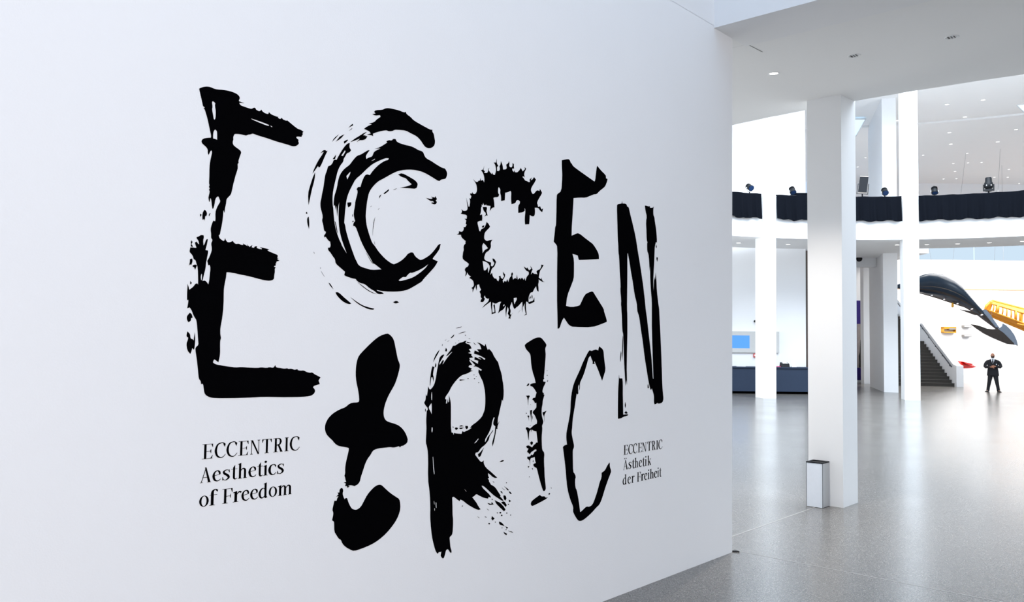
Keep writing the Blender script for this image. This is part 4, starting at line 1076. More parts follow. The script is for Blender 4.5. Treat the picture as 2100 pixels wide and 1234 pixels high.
def downlight(px, py, label, lit, r=.068):
    p = onceil(px, py)
    n = 20
    e = empty('downlight', p); tag(e, label, 'downlight', 'round downlights in the low ceiling')
    ring = lambda rad, dz: [Vector((p.x + rad * math.cos(2 * math.pi * k / n), p.y + rad * math.sin(2 * math.pi * k / n), ceil_z(p.y + rad * math.sin(2 * math.pi * k / n)) + dz)) for k in range(n)]
    b = MB(); b.loft([ring(r, 0), ring(r * .98, -.004), ring(r * .82, -.004), ring(r * .80, 0)], cap=False); b.build('trim_ring', M['paper'], e, p)
    b = MB(); b.loft([ring(r * .80, -.001), ring(r * .55, -.0008)], cap=False)
    b.loft([ring(r * .55, -.0008), ring(r * .02, -.0005)], 0 if not lit else 0, cap=False)
    b.build('reflector', M['lampon'] if lit else M['paper'], e, p)
    if not lit:
        for k in range(3):
            b = MB(); x = p.x + (-.45 + .4 * k) * r; w = .055 * r * (2 if k == 0 else 1.4); hh = .5 * r
            b.box(x - w, x + w, p.y - hh, p.y + hh, ceil_z(p.y) - .0035, ceil_z(p.y) - .001)
            b.build('louvre', M['keel'] if k != 1 else M['rail'], e, p)
    return e


_d = downlight(1587, 150.5, 'lit round downlight, nearest to the wall end', True, .06)
_l = bpy.data.lights.new('downlight_beam', 'SPOT')
_l.energy = 720
_l.color = (1.0, 0.93, 0.86)
_l.spot_size = math.radians(92)
_l.spot_blend = 1.0
_l.shadow_soft_size = 0.05
_o = bpy.data.objects.new('downlight_beam', _l)
COL.objects.link(_o)
_o.location = _d.location + Vector((0, 0, -.03))
downlight(1752, 114, 'unlit round downlight in the middle of the low ceiling', False)
downlight(1952, 76, 'unlit round downlight nearest the right edge of the ceiling', False)

# small spots in the balcony underside and in the gallery ceiling
def spot(px, py, z, r, label, group, name):
    p = onz(px, py, z)
    b = MB()
    n = 10
    rg = lambda rad, dz: [Vector((p.x + rad * math.cos(2 * math.pi * k / n), p.y + rad * math.sin(2 * math.pi * k / n), z + dz)) for k in range(n)]
    b.loft([rg(r * 1.25, 0), rg(r * 1.2, -.015), rg(r, -.015)], 1, cap=False)
    b.loft([rg(r, -.012), rg(r * .05, -.02)], 0, cap=False)
    o = b.build(name, [M['lampdot'], M['paper']], None, p)
    tag(o, label, 'spot', group)


for k, (x, y) in enumerate(((1515, 497.5), (1616.5, 500.5), (1840, 501.5), (1901, 500.8), (1964, 499.3), (2029, 497), (2097.5, 494))):
    spot(x, y, 6.10, .085, ['recessed spot under the balcony left of the left column', 'recessed spot under the balcony above the counter', 'recessed spot under the balcony left of the right column', 'recessed spot under the balcony right of the right column', 'second recessed spot right of the right column under the balcony', 'third recessed spot right of the right column under the balcony', 'recessed spot under the balcony at the right picture edge'][k], 'recessed spots under the balcony', 'recessed_spot')
GS = [(1942, 213.5), (2016, 204.5), (1979, 239.3), (1947, 271.5), (1950, 295), (2046, 290.5), (2084, 265), (1893, 317.8), (1983.5, 314), (1955, 335), (1985, 333.5), (2013, 332.5), (1958.5, 351), (2069, 347), (1935, 366.5), (1961.5, 366), (2039.5, 363), (2067, 363), (2090, 376), (1888, 382.5), (1988, 380), (1998, 392), (1989, 392.5), (2013, 391.5), (1775, 323), (1759, 342), (1841, 246.5)]
ORD = 'first second third fourth fifth sixth seventh eighth ninth tenth eleventh twelfth thirteenth fourteenth fifteenth sixteenth seventeenth eighteenth nineteenth twentieth twenty-first twenty-second twenty-third twenty-fourth'.split()
GL = {q: 'tiny gallery ceiling spot right of the right column, %s from the top' % ORD[k] for k, q in enumerate(sorted([q for q in GS if q[0] > 1880], key=lambda q: q[1]))}
GL[(1775, 323)] = 'upper tiny gallery ceiling spot beside the nearest column'
GL[(1759, 342)] = 'lower tiny gallery ceiling spot beside the nearest column'
GL[(1841, 246.5)] = 'tiny gallery ceiling spot touching the left of the right column'


def r_of(x, y, z):
    p = onz(x, y, z)
    return math.hypot(p.x - RC.x, p.y - RC.y)
for k, (x, y) in enumerate(GS):
    z = 13.0 if r_of(x, y, 13.0) < 21.4 else 12.90
    spot(x, y, z, .06 if y > 300 else .085, GL[(x, y)], 'spots in the gallery ceiling', 'ceiling_spot')

# skylights in the gallery ceiling
def skylight(pix, z, label):
    P = [onz(x, y, z) for x, y in pix]
    c = sum(P, Vector()) / len(P)
    e = empty('skylight', c); tag(e, label, 'skylight')
    b = MB(); b.prism([p + Vector((0, 0, -.01)) for p in P], (0, 0, .009)); b.build('glass', M['skyglass'], e, c)
    for i in range(len(P)):
        p, q = P[i], P[(i + 1) % len(P)]
        b = MB(); b.tube([p + Vector((0, 0, -.012)), q + Vector((0, 0, -.012))], .03, 6); b.build('frame_bar', M['paper'], e, c)


M['skyglass'] = mat('daylit_glass', (0.8, 0.9, 1.0), 0.2, emit=((0.52, 0.74, 0.92), 0.62))
skylight([(2084, 214.5), (2118, 211), (2118, 250), (2098, 228)], 13.0, 'bright white skylight at the right edge of the gallery ceiling')
skylight([(1748, 243.6), (1775.5, 243.6), (1757, 276), (1748, 290)], 12.90, 'pale blue skylight beside the nearest column top')

# ------------------------------------------------------------------ black curtains on the balcony
random.seed(4)


def curtain(px0, px1, label, drop=0.0):
    R = RR - .06
    a0 = math.atan2(*(lambda p: (p.y - RC.y, p.x - RC.x))(oncyl(px0, 450, R)))
    a1 = math.atan2(*(lambda p: (p.y - RC.y, p.x - RC.x))(oncyl(px1, 450, R)))
    n = max(60, int(abs(a1 - a0) * R / .022))
    ph = [random.uniform(0, 6.28) for _ in range(8)]
    rows = [0, .02, .05, .2, .45, .7, .88, .95, .98, 1.0]
    outer, inner = [], []
    for t in rows:
        ro, ri = [], []
        for k in range(n + 1):
            f = k / n
            s = f * abs(a1 - a0) * R
            a = a0 + (a1 - a0) * f + math.sin(t * 2 + ph[4] + s * 1.7) * .0012 * t
            amp = .018 + .065 * t
            w = math.sin(s * 17 + ph[0] + 1.4 * math.sin(s * 1.3 + ph[1])) * .6 + math.sin(s * 9.3 + ph[2] + math.sin(s * 2.1)) * .55 + .35 * math.sin(s * 31 + ph[3])
            rr = R - .035 - amp * (w + 1.2) * .55
            hem = .022 * math.sin(s * 6.1 + ph[5]) + .016 * math.sin(s * 13 + ph[6])
            top = 7.755 + .010 * math.sin(s * 8 + ph[7]) - .006 * abs(math.sin(s * 2.6))
            z = top + (6.80 + hem - drop * 0 - top) * t
            ro.append(Vector((RC.x + rr * math.cos(a), RC.y + rr * math.sin(a), z)))
            ri.append(Vector((RC.x + (rr + .012) * math.cos(a), RC.y + (rr + .012) * math.sin(a), z)))
        outer.append(ro); inner.append(ri)
    b = MB()
    b.loft(outer, smooth=True, closed=False, cap=False)
    b.loft(inner, smooth=True, closed=False, cap=False)
    for A, B in ((outer[0], inner[0]), (outer[-1], inner[-1]), ([r[0] for r in outer], [r[0] for r in inner]), ([r[-1] for r in outer], [r[-1] for r in inner])):
        b.loft([A, B], closed=False, cap=False)
    mid = oncyl((px0 + px1) / 2, 450, R)
    e = empty('black_curtain', (mid.x, mid.y, 6.8)); tag(e, label, 'curtain', 'black curtains along the balcony front')
    b.build('cloth', M['curtain'], e, (mid.x, mid.y, 6.8))
    b = MB()
    rings = []
    for k in range(n // 6 + 1):
        a = a0 + (a1 - a0) * k / (n // 6)
        rings.append(Vector((RC.x + (R + .03) * math.cos(a), RC.y + (R + .03) * math.sin(a), 7.735)))
    b.tube(rings, .03, 6); b.build('rail_tube', M['rail'], e, (mid.x, mid.y, 6.8))
    return e


curtain(1330, 1560, 'black pleated curtain on the balcony left of the left column')
curtain(1591.5, 1848.5, 'black pleated curtain on the balcony between the two far columns')
curtain(1883.5, 2420, 'long black pleated curtain on the balcony right of the right column')

# ------------------------------------------------------------------ stage lamps on the balcony rail
def par_lamp(px, py, tilt, label, scale=1.0):
    base = oncyl(px, 399, RR - .02)
    base.z = 7.772
    h = oncyl(px, py, RR - .02)
    e = empty('stage_lamp', base); tag(e, label, 'stage lamp', 'stage lamps on the balcony rail')
    inw = Vector((RC.x - base.x, RC.y - base.y, 0)).normalized()
    side = Vector((-inw.y, inw.x, 0))
    d = (inw * math.cos(tilt) + Vector((0, 0, -math.sin(tilt)))).normalized()
    c = Vector((h.x, h.y, max(h.z, base.z + .16)))
    S = scale
    b = MB(); b.tube([c - d * .15 * S, c - d * .13 * S, c - d * .02 * S, c + d * .09 * S, c + d * .14 * S], [.05 * S, .085 * S, .105 * S, .115 * S, .12 * S], 12)
    body = b.build('lamp_body', M['darkmetal'], e, base)
    b = MB(); b.tube([c + d * .141 * S, c + d * .150 * S], [.10 * S, .095 * S], 12); b.build('lens', M['bluelens'], body, base)
    b = MB()
    for k in range(5):
        b.tube([c - d * (.11 - .02 * k) * S, c - d * (.104 - .02 * k) * S], .112 * S, 12)
    b.build('cooling_fins', M['darkmetal'], body, base)
    b = MB()
    pv = base + Vector((0, 0, .03))
    b.tube([c + side * .125 * S, c + side * .135 * S - Vector((0, 0, .05)), pv + side * .07, pv, pv - side * .07, c - side * .135 * S - Vector((0, 0, .05)), c - side * .125 * S], .010, 6)
    b.build('yoke', M['chrome'], e, base)
    b = MB(); b.tube([base, base + Vector((0, 0, .05))], .025, 8); b.build('clamp', M['darkmetal'], e, base)
    b = MB(); p0 = c - d * .13 * S
    b.tube([p0, p0 - d * .05 + Vector((0, 0, .03)), p0 - side * .09 + Vector((0, 0, -.05)), base - side * .05 + Vector((0, 0, .02))], .006, 5); b.build('cable', M['ink'], e, base)


par_lamp(1537, 383.5, .5, 'small black stage lamp left of the left column')
par_lamp(1625, 390, .9, 'small black stage lamp above the counter, between column and big column')
par_lamp(1814.5, 392, .7, 'small black stage lamp left of the right column')
par_lamp(1916.5, 390, 1.1, 'small black stage lamp just right of the right column')

# moving head lamp
base = oncyl(2027.5, 392, RR + .05); base.z = 7.72
e = empty('moving_head_lamp', base); tag(e, 'bulky black moving head lamp on the balcony at right', 'stage lamp')
inw = Vector((RC.x - base.x, RC.y - base.y, 0)).normalized(); side = Vector((-inw.y, inw.x, 0))
zt = oncyl(2027.5, 364, RR + .05).z - base.z
b = MB(); b.tube([base + Vector((0, 0, -.02)), base + Vector((0, 0, .10))], [.03, .03], 8); b.build('clamp', M['darkmetal'], e, base)
b = MB()
b.loft([[base + side * x + inw * y + Vector((0, 0, z)) for x, y in ((-a, -.1), (a, -.1), (a, .1), (-a, .1))] for a, z in ((.07, .10), (.15, .13), (.15, .17), (.11, .19))], smooth=False); b.build('base', M['darkmetal'], e, base)
b = MB(); n = 14
rg = lambda r, z: [base + side * r * math.cos(2 * math.pi * k / n) + inw * r * math.sin(2 * math.pi * k / n) + Vector((0, 0, z)) for k in range(n)]
b.loft([rg(.09, .20), rg(.14, .24), rg(.155, .34), rg(.14, .43), rg(.115, .46), rg(.11, zt - .03), rg(.10, zt)]); b.build('lamp_head', M['darkmetal'], e, base)
for sgn in (-1, 1):
    b = MB(); b.box(-.02, .02, -.06, .06, .12, .36, X=lambda q: base + side * (q.x + sgn * .165) + inw * q.y + Vector((0, 0, q.z))); b.build('yoke_arm', M['darkmetal'], e, base)
    b = MB(); q = base + side * sgn * .075 + inw * .145 + Vector((0, 0, .31)); b.ball(q, .025, .025, .03, 8, 6); b.build('glint_lens', M['chrome'], e, base)

# black case behind the curtain
bc = [oncyl(1630, 395, RR + .62), oncyl(1668, 395, RR + .62)]
u_ = uw(bc[0])[0]; w_ = uw(bc[0])[1]; z_ = bc[0].z
e = empty('black_case', hall(u_, w_, 6.76)); tag(e, 'black draped case behind the balcony curtain beside the big column', 'case')
b = MB(); hbox(b, u_, u_ + .75, w_, w_ + .5, 6.76, z_ - .03); b.build('body', M['curtain'], e, hall(u_, w_, 6.76))
b = MB(); hbox(b, u_ - .02, u_ + .77, w_ - .02, w_ + .52, z_ - .03, z_); b.build('lid', M['plastic'], e, hall(u_, w_, 6.76))

# flat black loudspeaker panel on a stand behind the curtain
base = oncyl(1768, 399, RR + .55); base.z = 6.75
e = empty('stage_loudspeaker', base); tag(e, 'tilted flat black loudspeaker panel on a stand behind the balcony curtain', 'loudspeaker')
inw = Vector((-base.x, -base.y, 0)).normalized(); side = Vector((-inw.y, inw.x, 0))
c = oncyl(1770.5, 378, RR + .55)
up = (Vector((0, 0, 1)) + side * .12 - inw * .08).normalized(); sd_ = (side - up * side.dot(up)).normalized(); fr = sd_.cross(up)
if fr.dot(inw) < 0:
    fr = -fr
Xf = lambda q: c + sd_ * q.x + fr * q.y + up * q.z
b = MB(); b.box(-.15, .15, -.22, .0, -.30, .335, X=Xf); b.build('cabinet', M['beige'], e, base)
b = MB(); b.box(-.156, .156, .0, .02, -.315, .30, X=Xf); b.build('front_grille', M['plastic'], e, base)
b = MB(); b.tube([Xf(Vector((-.19, -.1, .05))), Xf(Vector((-.2, -.1, -.36))), Xf(Vector((.2, -.1, -.36))), Xf(Vector((.19, -.1, .05)))], .014, 6); b.build('bracket', M['darkmetal'], e, base)
foot_ = Vector((c.x, c.y, 6.75))
b = MB(); b.tube([Xf(Vector((0, -.1, -.36))), foot_ + Vector((0, 0, .3))], .025, 8); b.build('pole', M['darkmetal'], e, base)
for k in range(3):
    a = 2.1 * k
    b = MB(); b.tube([foot_ + Vector((0, 0, .42)), foot_ + Vector((.34 * math.cos(a), .34 * math.sin(a), .012))], .013, 6); b.build('leg', M['darkmetal'], e, base)

# ------------------------------------------------------------------ the hanging dark shell in the hall
top = [(1826, 588), (1840, 583.5), (1862, 575), (1884, 566.5), (1897, 561.8), (1912, 560.3), (1928, 562.8), (1946, 570.5), (1964, 583.5), (1982, 602.5), (2000, 622.5), (2018, 640), (2034, 657), (2048, 671), (2060, 685), (2074, 700), (2087, 707.5)]
bot = [(1826, 590), (1840, 591.5), (1862, 594), (1884, 600), (1897, 603.5), (1912, 607.5), (1928, 612.5), (1946, 618.5), (1964, 624.5), (1982, 631), (2000, 642), (2018, 656), (2034, 668), (2048, 679), (2060, 691), (2074, 703), (2087, 709)]
n = len(top)
shell = empty('hanging_shell_sculpture', onw(1960, 600, 46.5)); tag(shell, 'long glossy blue black whale shaped shell with tail fins hanging by the stairs', 'sculpture')
so = shell.location.copy()
rings, bell = [], []
for i, (a, c) in enumerate(zip(top, bot)):
    w = 48.0 - 4.0 * i / (n - 1)
    P, Q = onw(*a, w), onw(*c, w)
    mid = (P + Q) / 2; hv = (P - Q) / 2
    dd = (onw(*top[min(i + 1, n - 1)], w) - onw(*top[max(i - 1, 0)], w)).normalized()
    wide = FW * (max(hv.length * 1.15, .02) if i < 11 else max(hv.length * .9, .02))
    ring = []
    for k in range(20):
        t = 2 * math.pi * k / 20
        cs, sn = math.cos(t), math.sin(t)
        ring.append(mid + hv * (abs(sn) ** .85 * (1 if sn > 0 else -1)) + wide * (abs(cs) ** .8 * (1 if cs > 0 else -1)))
    rings.append(ring)
b = MB(); b.loft(rings); b.build('hull', M['gloss'], shell, so)
# dull underside keel
rings = []
for i in range(2, n - 3):
    w = 48.0 - 4.0 * i / (n - 1)
    P, Q = onw(*top[i], w), onw(*bot[i], w)
    hv = (P - Q) / 2
    wd = hv.length * .93
    rings.append([Q + hv * .74 - FW * wd * 1.22, Q + hv * .30 - FW * wd * 1.02, Q - hv * .06, Q + hv * .10 + FW * wd * .6, Q + hv * .3 + FW * wd * .5])
b = MB(); b.loft(rings, cap=True); b.build('keel', M['keel'], shell, so)
for px, py in ((1905, 606), (1930, 614), (1957, 623), (1986, 634), (2006, 646)):
    w = 47.0
    q = onw(px, py, 48.0 - 4.0 * (px - 1826) / 261)
    b = MB(); b.ball(q - FW * .35, .07, .07, .045, 8, 6); b.build('underside_ball', M['chrome'], shell, so)  # small bright metal balls along the hull underside


def blade(pix, w0, w1, m, name, th=.05):
    P = []
    for k, (x, y) in enumerate(pix):
        t = (x - pix[0][0]) / (max(p[0] for p in pix) - pix[0][0] + 1e-6)
        P.append(onw(x, y, w0 + (w1 - w0) * t))
    b = MB(); b.prism(P, FW * th); b.build(name, M[m], shell, so)


blade([(1991.5, 664.8), (1999, 665.5), (2012, 669), (2024, 673.5), (2036, 675), (2046, 674), (2058, 682), (2072, 696), (2083, 707), (2066, 705), (2050, 698.5), (2034, 691.5), (2018, 683.5), (2004, 674)], 43.2, 43.9, 'keel', 'tail_fin', .07)
blade([(2057, 663.5), (2063, 666.5), (2072, 675), (2080, 686), (2085, 697), (2087.5, 707.5), (2081, 706.5), (2068, 695), (2054, 681), (2047, 672), (2052, 672), (2056, 668)], 43.8, 43.9, 'fin', 'tail_fin', .07)
blade([(2016, 634.5), (2022, 634.2), (2030, 643), (2040, 658), (2049, 671), (2043, 671), (2030, 655), (2020, 643)], 44.6, 44.4, 'fin', 'upper_blade', .05)
blade([(1967, 633.5), (1978, 635.5), (1992, 638), (2004, 642), (2010, 646), (2000, 646), (1986, 641)], 45.0, 44.9, 'keel', 'side_fin', .05)
q = onw(1953.5, 626, 46.0)
b = MB(); b.tube([q + Vector((0, 0, .15)), q - Vector((0, 0, .06)), q - Vector((0, 0, .12))], [.05, .07, .03], 8); b.build('hanging_nozzle', M['amber'], shell, so)


def wire(px0, py0, px1, py1, w, label, ztop=12.86):
    a, c = onw(px1, py1, w), onw(px0, py0, w)
    d = (c - a).normalized()
    t = (ztop - a.z) / d.z
    b = MB(); b.tube([a, a + d * t], .006, 5, smooth=False)
    o = b.build('suspension_wire', M['wire'], None, a); tag(o, label, 'wire', 'suspension wires in the hall')


wire(1906, 512, 1915, 561, 46.6, 'thin wire rising from the hump of the dark shell, left one')
wire(1956.5, 512, 1949, 573, 46.1, 'thin wire rising from the back of the dark shell, middle one')
wire(2040.5, 512, 2033, 656, 44.9, 'thin wire rising to the ceiling near the dark shell tail')

# ------------------------------------------------------------------ yellow skeleton vehicle body hanging at the right edge
yb = empty('yellow_skeleton_body', onw(2070, 645, 49.0)); tag(yb, 'amber yellow hanging vehicle skeleton with open window slots at right edge', 'sculpture')
yo = yb.location.copy()
YW = 49.0
def ypt(s, t, d):                  # s along (0..1.7), t from top 0 to bottom 1, d depth
    x0, y0 = 2036 + 66 * s, 616.5 + 17 * s
    x1, y1 = 2026 + 74 * s, 645 + 31 * s
    bulge = 0
    return onw(x0 + (x1 - x0) * t + bulge, y0 + (y1 - y0) * t, YW + d)
ns = 18
def yrail(t, d, r, name, s0=0.0, s1=1.7):
    b = MB(); b.tube([ypt(s0 + (s1 - s0) * k / ns, t + (.0 if 0 < k < ns else 0), d) for k in range(ns + 1)], r, 7); b.build(name, M['yellow'], yb, yo)
yrail(0.02, 0, .09, 'top_rail'); yrail(0.22, -.36, .05, 'upper_rail'); yrail(.70, -.36, .055, 'lower_rail'); yrail(1.0, .1, .08, 'sill_rail')
yrail(0.05, 1.2, .07, 'far_top_rail'); yrail(.95, 1.2, .07, 'far_sill_rail')


def ypanel(s0, s1, t0, t1, d0, d1, name):
    A = [ypt(s0, t0, d0), ypt(s1, t0, d0), ypt(s1, t1, d1), ypt(s0, t1, d1)]
    b = MB(); b.hexa(A, [p + FW * .05 for p in A]); b.build(name, M['yellow'], yb, yo)


ypanel(0, 1.7, 0.0, .22, 0, -.34, 'roof_panel')
ypanel(-.06, 1.7, .70, 1.02, -.34, .1, 'sill_panel')
ypanel(-.07, .03, .10, .95, -.20, -.20, 'front_panel')
ypanel(.86, .95, .2, .72, -.36, -.36, 'door_post_panel')
ypanel(1.3, 1.7, .2, .72, -.36, -.36, 'rear_panel')
for s in (.07, .15, .17, .22, .34, .46, .59, .72, .84, 1.0, 1.08, 1.2):
    b = MB(); b.tube([ypt(s, .20, -.35), ypt(s + .02, .45, -.38), ypt(s + .03, .72, -.34)], .042 if s not in (.17, .72) else .075, 6); b.build('window_post', M['yellow'], yb, yo)
for k in range(16):
    s = -.02 + .105 * k
    b = MB(); b.tube([ypt(s, 1.0, .1), ypt(s, 1.07, .1)], [.07, .04], 6); b.build('underside_stud', M['yellow'], yb, yo)
    if k < 12:
        b = MB(); q = ypt(s + .06, .0, -.02); b.tube([q, ypt(s + .06, -.05, -.02)], [.05, .035], 6); b.build('roof_stud', M['yellow'], yb, yo)
b = MB(); b.tube([ypt(.02, .0, 0), ypt(-.06, .15, -.1), ypt(-.12, .45, -.2), ypt(-.11, .7, -.2), ypt(-.03, 1.0, .05)], .085, 7); b.build('nose_frame', M['yellow'], yb, yo)
b = MB(); b.tube([ypt(.80, .84, -.36), ypt(.98, .80, -.42), ypt(1.10, .55, -.46), ypt(1.2, .36, -.42)], .05, 6); b.build('curved_pipe', M['yellow'], yb, yo)
for s, lab in ((.35, 'thin wire holding the nose of the yellow skeleton body'), (1.3, 'thin wire holding the yellow skeleton body beyond the picture edge')):
    a = ypt(s, 0.02, 0)
    b = MB(); b.tube([a, Vector((a.x, a.y, 12.86))], .006, 5, smooth=False); o = b.build('suspension_wire', M['wire'], None, a); tag(o, lab, 'wire', 'suspension wires in the hall')

# ------------------------------------------------------------------ red pointed car nose behind the stair parapet
RW = 47.5
re = empty('red_nose_sculpture', onz(1968, 786)); 
q0 = onw(1971, 755, RW)
re.location = (q0.x, q0.y, 0)
tag(re, 'shiny red pointed vehicle nose sticking out behind the stair parapet', 'sculpture')
prof = [(1940, 738, 755), (1960, 739.5, 755), (1972, 741, 754.8), (1982, 743.5, 754.6), (1990, 746, 754.2), (1996, 748.5, 753.2), (2000.5, 750.5, 752.2)]
rings = []
for i, (x, yt, yb_) in enumerate(prof):
    P, Q = onw(x, yt, RW), onw(x, yb_, RW)
    m_ = (P + Q) / 2; hv = (P - Q) / 2; wd = FW * (.55 - .085 * i)
    rings.append([m_ + hv * s + wd * c_ for s, c_ in ((1, -.35), (1, .35), (.3, 1), (-1, .9), (-1, -.9), (.1, -1))])
b = MB(); b.loft(rings, smooth=False); b.build('bonnet', M['red'], re, re.location)
P_ = [onw(x, y, RW - .5) for x, y in ((1976, 741.8), (1996, 746.2), (1990.5, 748.6), (1982, 746.5))]
b = MB(); b.prism(P_, FW * .3); b.build('wing', M['red'], re, re.location)
b = MB(); g = onw(1955, 755, RW); b.tube([Vector((g.x, g.y, 0)), Vector((g.x, g.y, g.z + .05))], [.25, .18], 10); b.build('pedestal', M['paper'], re, re.location)

# ------------------------------------------------------------------ shelf boxes on the far wall
def far_box(px0, py0, px1, py1, label, kind):
    w = 60.0
    a, c = onw(px0, py0, w - .3), onw(px1, py1, w - .3)
    u0, u1_, z0, z1_ = uw(a)[0], uw(c)[0], c.z, a.z
    e = empty('wall_niche' if kind == 'amber' else 'wall_box', hall(u0, w, z0)); tag(e, label, 'niche' if kind == 'amber' else 'wall box')
    o0 = hall(u0, w, z0)
    if kind == 'amber':
        h = z1_ - z0
        for nm, (x0, x1, q0_, q1) in dict(top_board=(u0, u1_, z1_ - h * .36, z1_), bottom_board=(u0, u1_, z0, z0 + h * .18), left_board=(u0, u0 + .05, z0, z1_), right_board=(u1_ - .04, u1_, z0, z1_)).items():
            b = MB(); hbox(b, x0, x1, w - .35, w, q0_, q1); b.build(nm, M['amber'], e, o0)
        b = MB(); hbox(b, u0 + (u1_ - u0) * .45, u1_ - .06, w - .37, w - .02, z1_ - h * .50, z1_ - h * .22); b.build('grey_model', M['boxgrey'], e, o0)
    else:
        b = MB(); hbox(b, u0, u1_, w - .3, w, z0, z1_); b.build('case', M['boxgrey'], e, o0)
        b = MB(); hbox(b, u0 + .05, u1_ - .05, w - .32, w - .3, z0 + .04, z1_ - .04); b.build('front_label', M['steel'], e, o0)


far_box(1934, 669.5, 1960.5, 682.3, 'amber framed wall niche on the bright far wall', 'amber')
far_box(1976.5, 666.6, 1992, 671.2, 'upper small grey box on the bright far wall', 'grey')
far_box(1976.5, 686, 1992.5, 690.5, 'lower small grey box on the bright far wall', 'grey')

# ------------------------------------------------------------------ the guard
def skin_mesh(name, verts, edges, radii, m, parent, loc, rot, sub=2, extra=None):
    me = bpy.data.meshes.new(name + '_cage')
    me.from_pydata(verts, edges, [])
    o = bpy.data.objects.new(name + '_cage', me)
    COL.objects.link(o)
    md = o.modifiers.new('skin', 'SKIN')
    md.use_smooth_shade = True
    sk = me.skin_vertices[0].data if me.skin_vertices else None
    if sk is None:
        bmm = bmesh.new(); bmm.from_mesh(me)
        lay = bmm.verts.layers.skin.verify()
        bmm.verts.ensure_lookup_table()
        for i, v in enumerate(bmm.verts):
            r = radii[i]
            v[lay].radius = r if isinstance(r, tuple) else (r, r)
            v[lay].use_root = (i == 0)
        bmm.to_mesh(me); bmm.free()
    else:
        for i, r in enumerate(radii):
            sk[i].radius = r if isinstance(r, tuple) else (r, r)
    s_ = o.modifiers.new('sub', 'SUBSURF'); s_.levels = sub; s_.render_levels = sub
    dg = bpy.context.evaluated_depsgraph_get()
    ev = o.evaluated_get(dg)
    nm = bpy.data.meshes.new_from_object(ev)
    bpy.data.objects.remove(o); bpy.data.meshes.remove(me)
    if extra:
        bmm = bmesh.new(); bmm.from_mesh(nm); bm2 = bpy.data.meshes.new('x')
        bm2.from_pydata(extra.v, [], extra.f); bmm.from_mesh(bm2); bmm.to_mesh(nm); bmm.free()
    nm.name = name
    nm.materials.clear()
    nm.materials.append(m)
    for p in nm.polygons:
        p.use_smooth = True
        p.material_index = 0
    ob = bpy.data.objects.new(name, nm)
    COL.objects.link(ob)
    if parent:
        ob.parent = parent
    else:
        ob.location = loc; ob.rotation_euler = rot
    return ob


gp = (onz(2023, 802.5) + onz(2051, 804.5)) / 2
grot = (0, 0, math.atan2(-gp.y, -gp.x) + math.pi / 2)        # local -y faces the camera
H_ = {}
V, E, Rr = [], [], []


def jv(p, r, prev=None):
    V.append(p); Rr.append(r); i = len(V) - 1
    if prev is not None:
        E.append((prev, i))
    return i


pel = jv((0, 0, .93), .095)
abd = jv((0, 0, 1.10), .10, pel)
che = jv((0, .01, 1.30), .11, abd)
nb = jv((0, .01, 1.45), (.075, .065), che)
nk = jv((0, .005, 1.53), (.055, .055), nb)
hd0 = jv((0, -.005, 1.60), (.062, .070), nk)
HANDS = {}
for sg in (-1, 1):
    sh = jv((.18 * sg, .01, 1.40), (.055, .055), che)
    el = jv((.30 * sg, -.02, 1.16), (.040, .040), sh)
    wr = jv((.095 * sg, -.235, 1.13 + .03 * (sg > 0)), (.027, .024), el)
    pm = jv((.03 * sg, -.262, 1.125 + .045 * (sg > 0)), (.034, .020), wr)
    for k in range(4):
        z = 1.155 - .021 * k + .045 * (sg > 0)
        k1 = jv((-.02 * sg, -.285 - .005 * sg, z), .0095, pm)
        k2 = jv((-.045 * sg, -.290 - .006 * sg, z - .008), .0085, k1)
        k3 = jv((-.052 * sg, -.272 - .006 * sg, z - .020 - .003 * k), .007, k2)
    t1 = jv((.04 * sg, -.285, 1.165 + .045 * (sg > 0)), .010, pm)
    t2 = jv((.012 * sg, -.302, 1.182 + .045 * (sg > 0)), .009, t1)
for sg in (-1, 1):
    hp = jv((.095 * sg, 0, .86), (.070, .070), pel)
    kn = jv((.155 * sg, -.02, .48), (.048, .048), hp)
    an = jv((.205 * sg, .01, .10), (.022, .022), kn)
    to = jv((.245 * sg, -.12, .035), (.016, .012), an)
head = MB()
hb = MB()
rings = []
for j in range(15):
    t = math.pi * j / 14
    z = 1.645 - .118 * math.cos(t)
    s = max(math.sin(t), .03)
    ring = []
    for k in range(20):
        a = 2 * math.pi * k / 20
        rx, ry = .077 * s, .094 * s
        x, y = rx * math.cos(a), ry * math.sin(a)
        low = max(0, (1.63 - z) / .11)
        x *= 1 - .22 * low
        if y < 0:
            y *= 1 - .06 * low
            fx = abs(x)
            if fx < .016 and 1.605 < z < 1.66:
                y -= .018 * (1.665 - z) / .05
            if abs(z - 1.655) < .014 and .014 < fx < .045:
                y += .008
            if abs(z - 1.58) < .01 and fx < .025:
                y -= .004
        ring.append((x, y - .008, z))
    rings.append([Vector(q) for q in ring])
head.loft(rings)
for sg in (-1, 1):
    head.ball((.078 * sg, .0, 1.64), .012, .02, .032, 8, 6)
guard = skin_mesh('person', V, E, Rr, M['skin'], None, gp, grot, 2, head)
tag(guard, 'bald bearded guard in black suit and tie standing legs apart, hands joined', 'person')

# jacket, trousers, shoes: shaped shells over the body
def gpart(name, mb, m):
    o = mb.build(name, m)
    o.parent = guard
    return o


def oval(cx, cy, z, rx, ry, n=20, p=1.0):
    return [Vector((cx + rx * (abs(math.cos(t)) ** p) * (1 if math.cos(t) > 0 else -1), cy + ry * math.sin(t), z)) for t in [2 * math.pi * k / n for k in range(n)]]


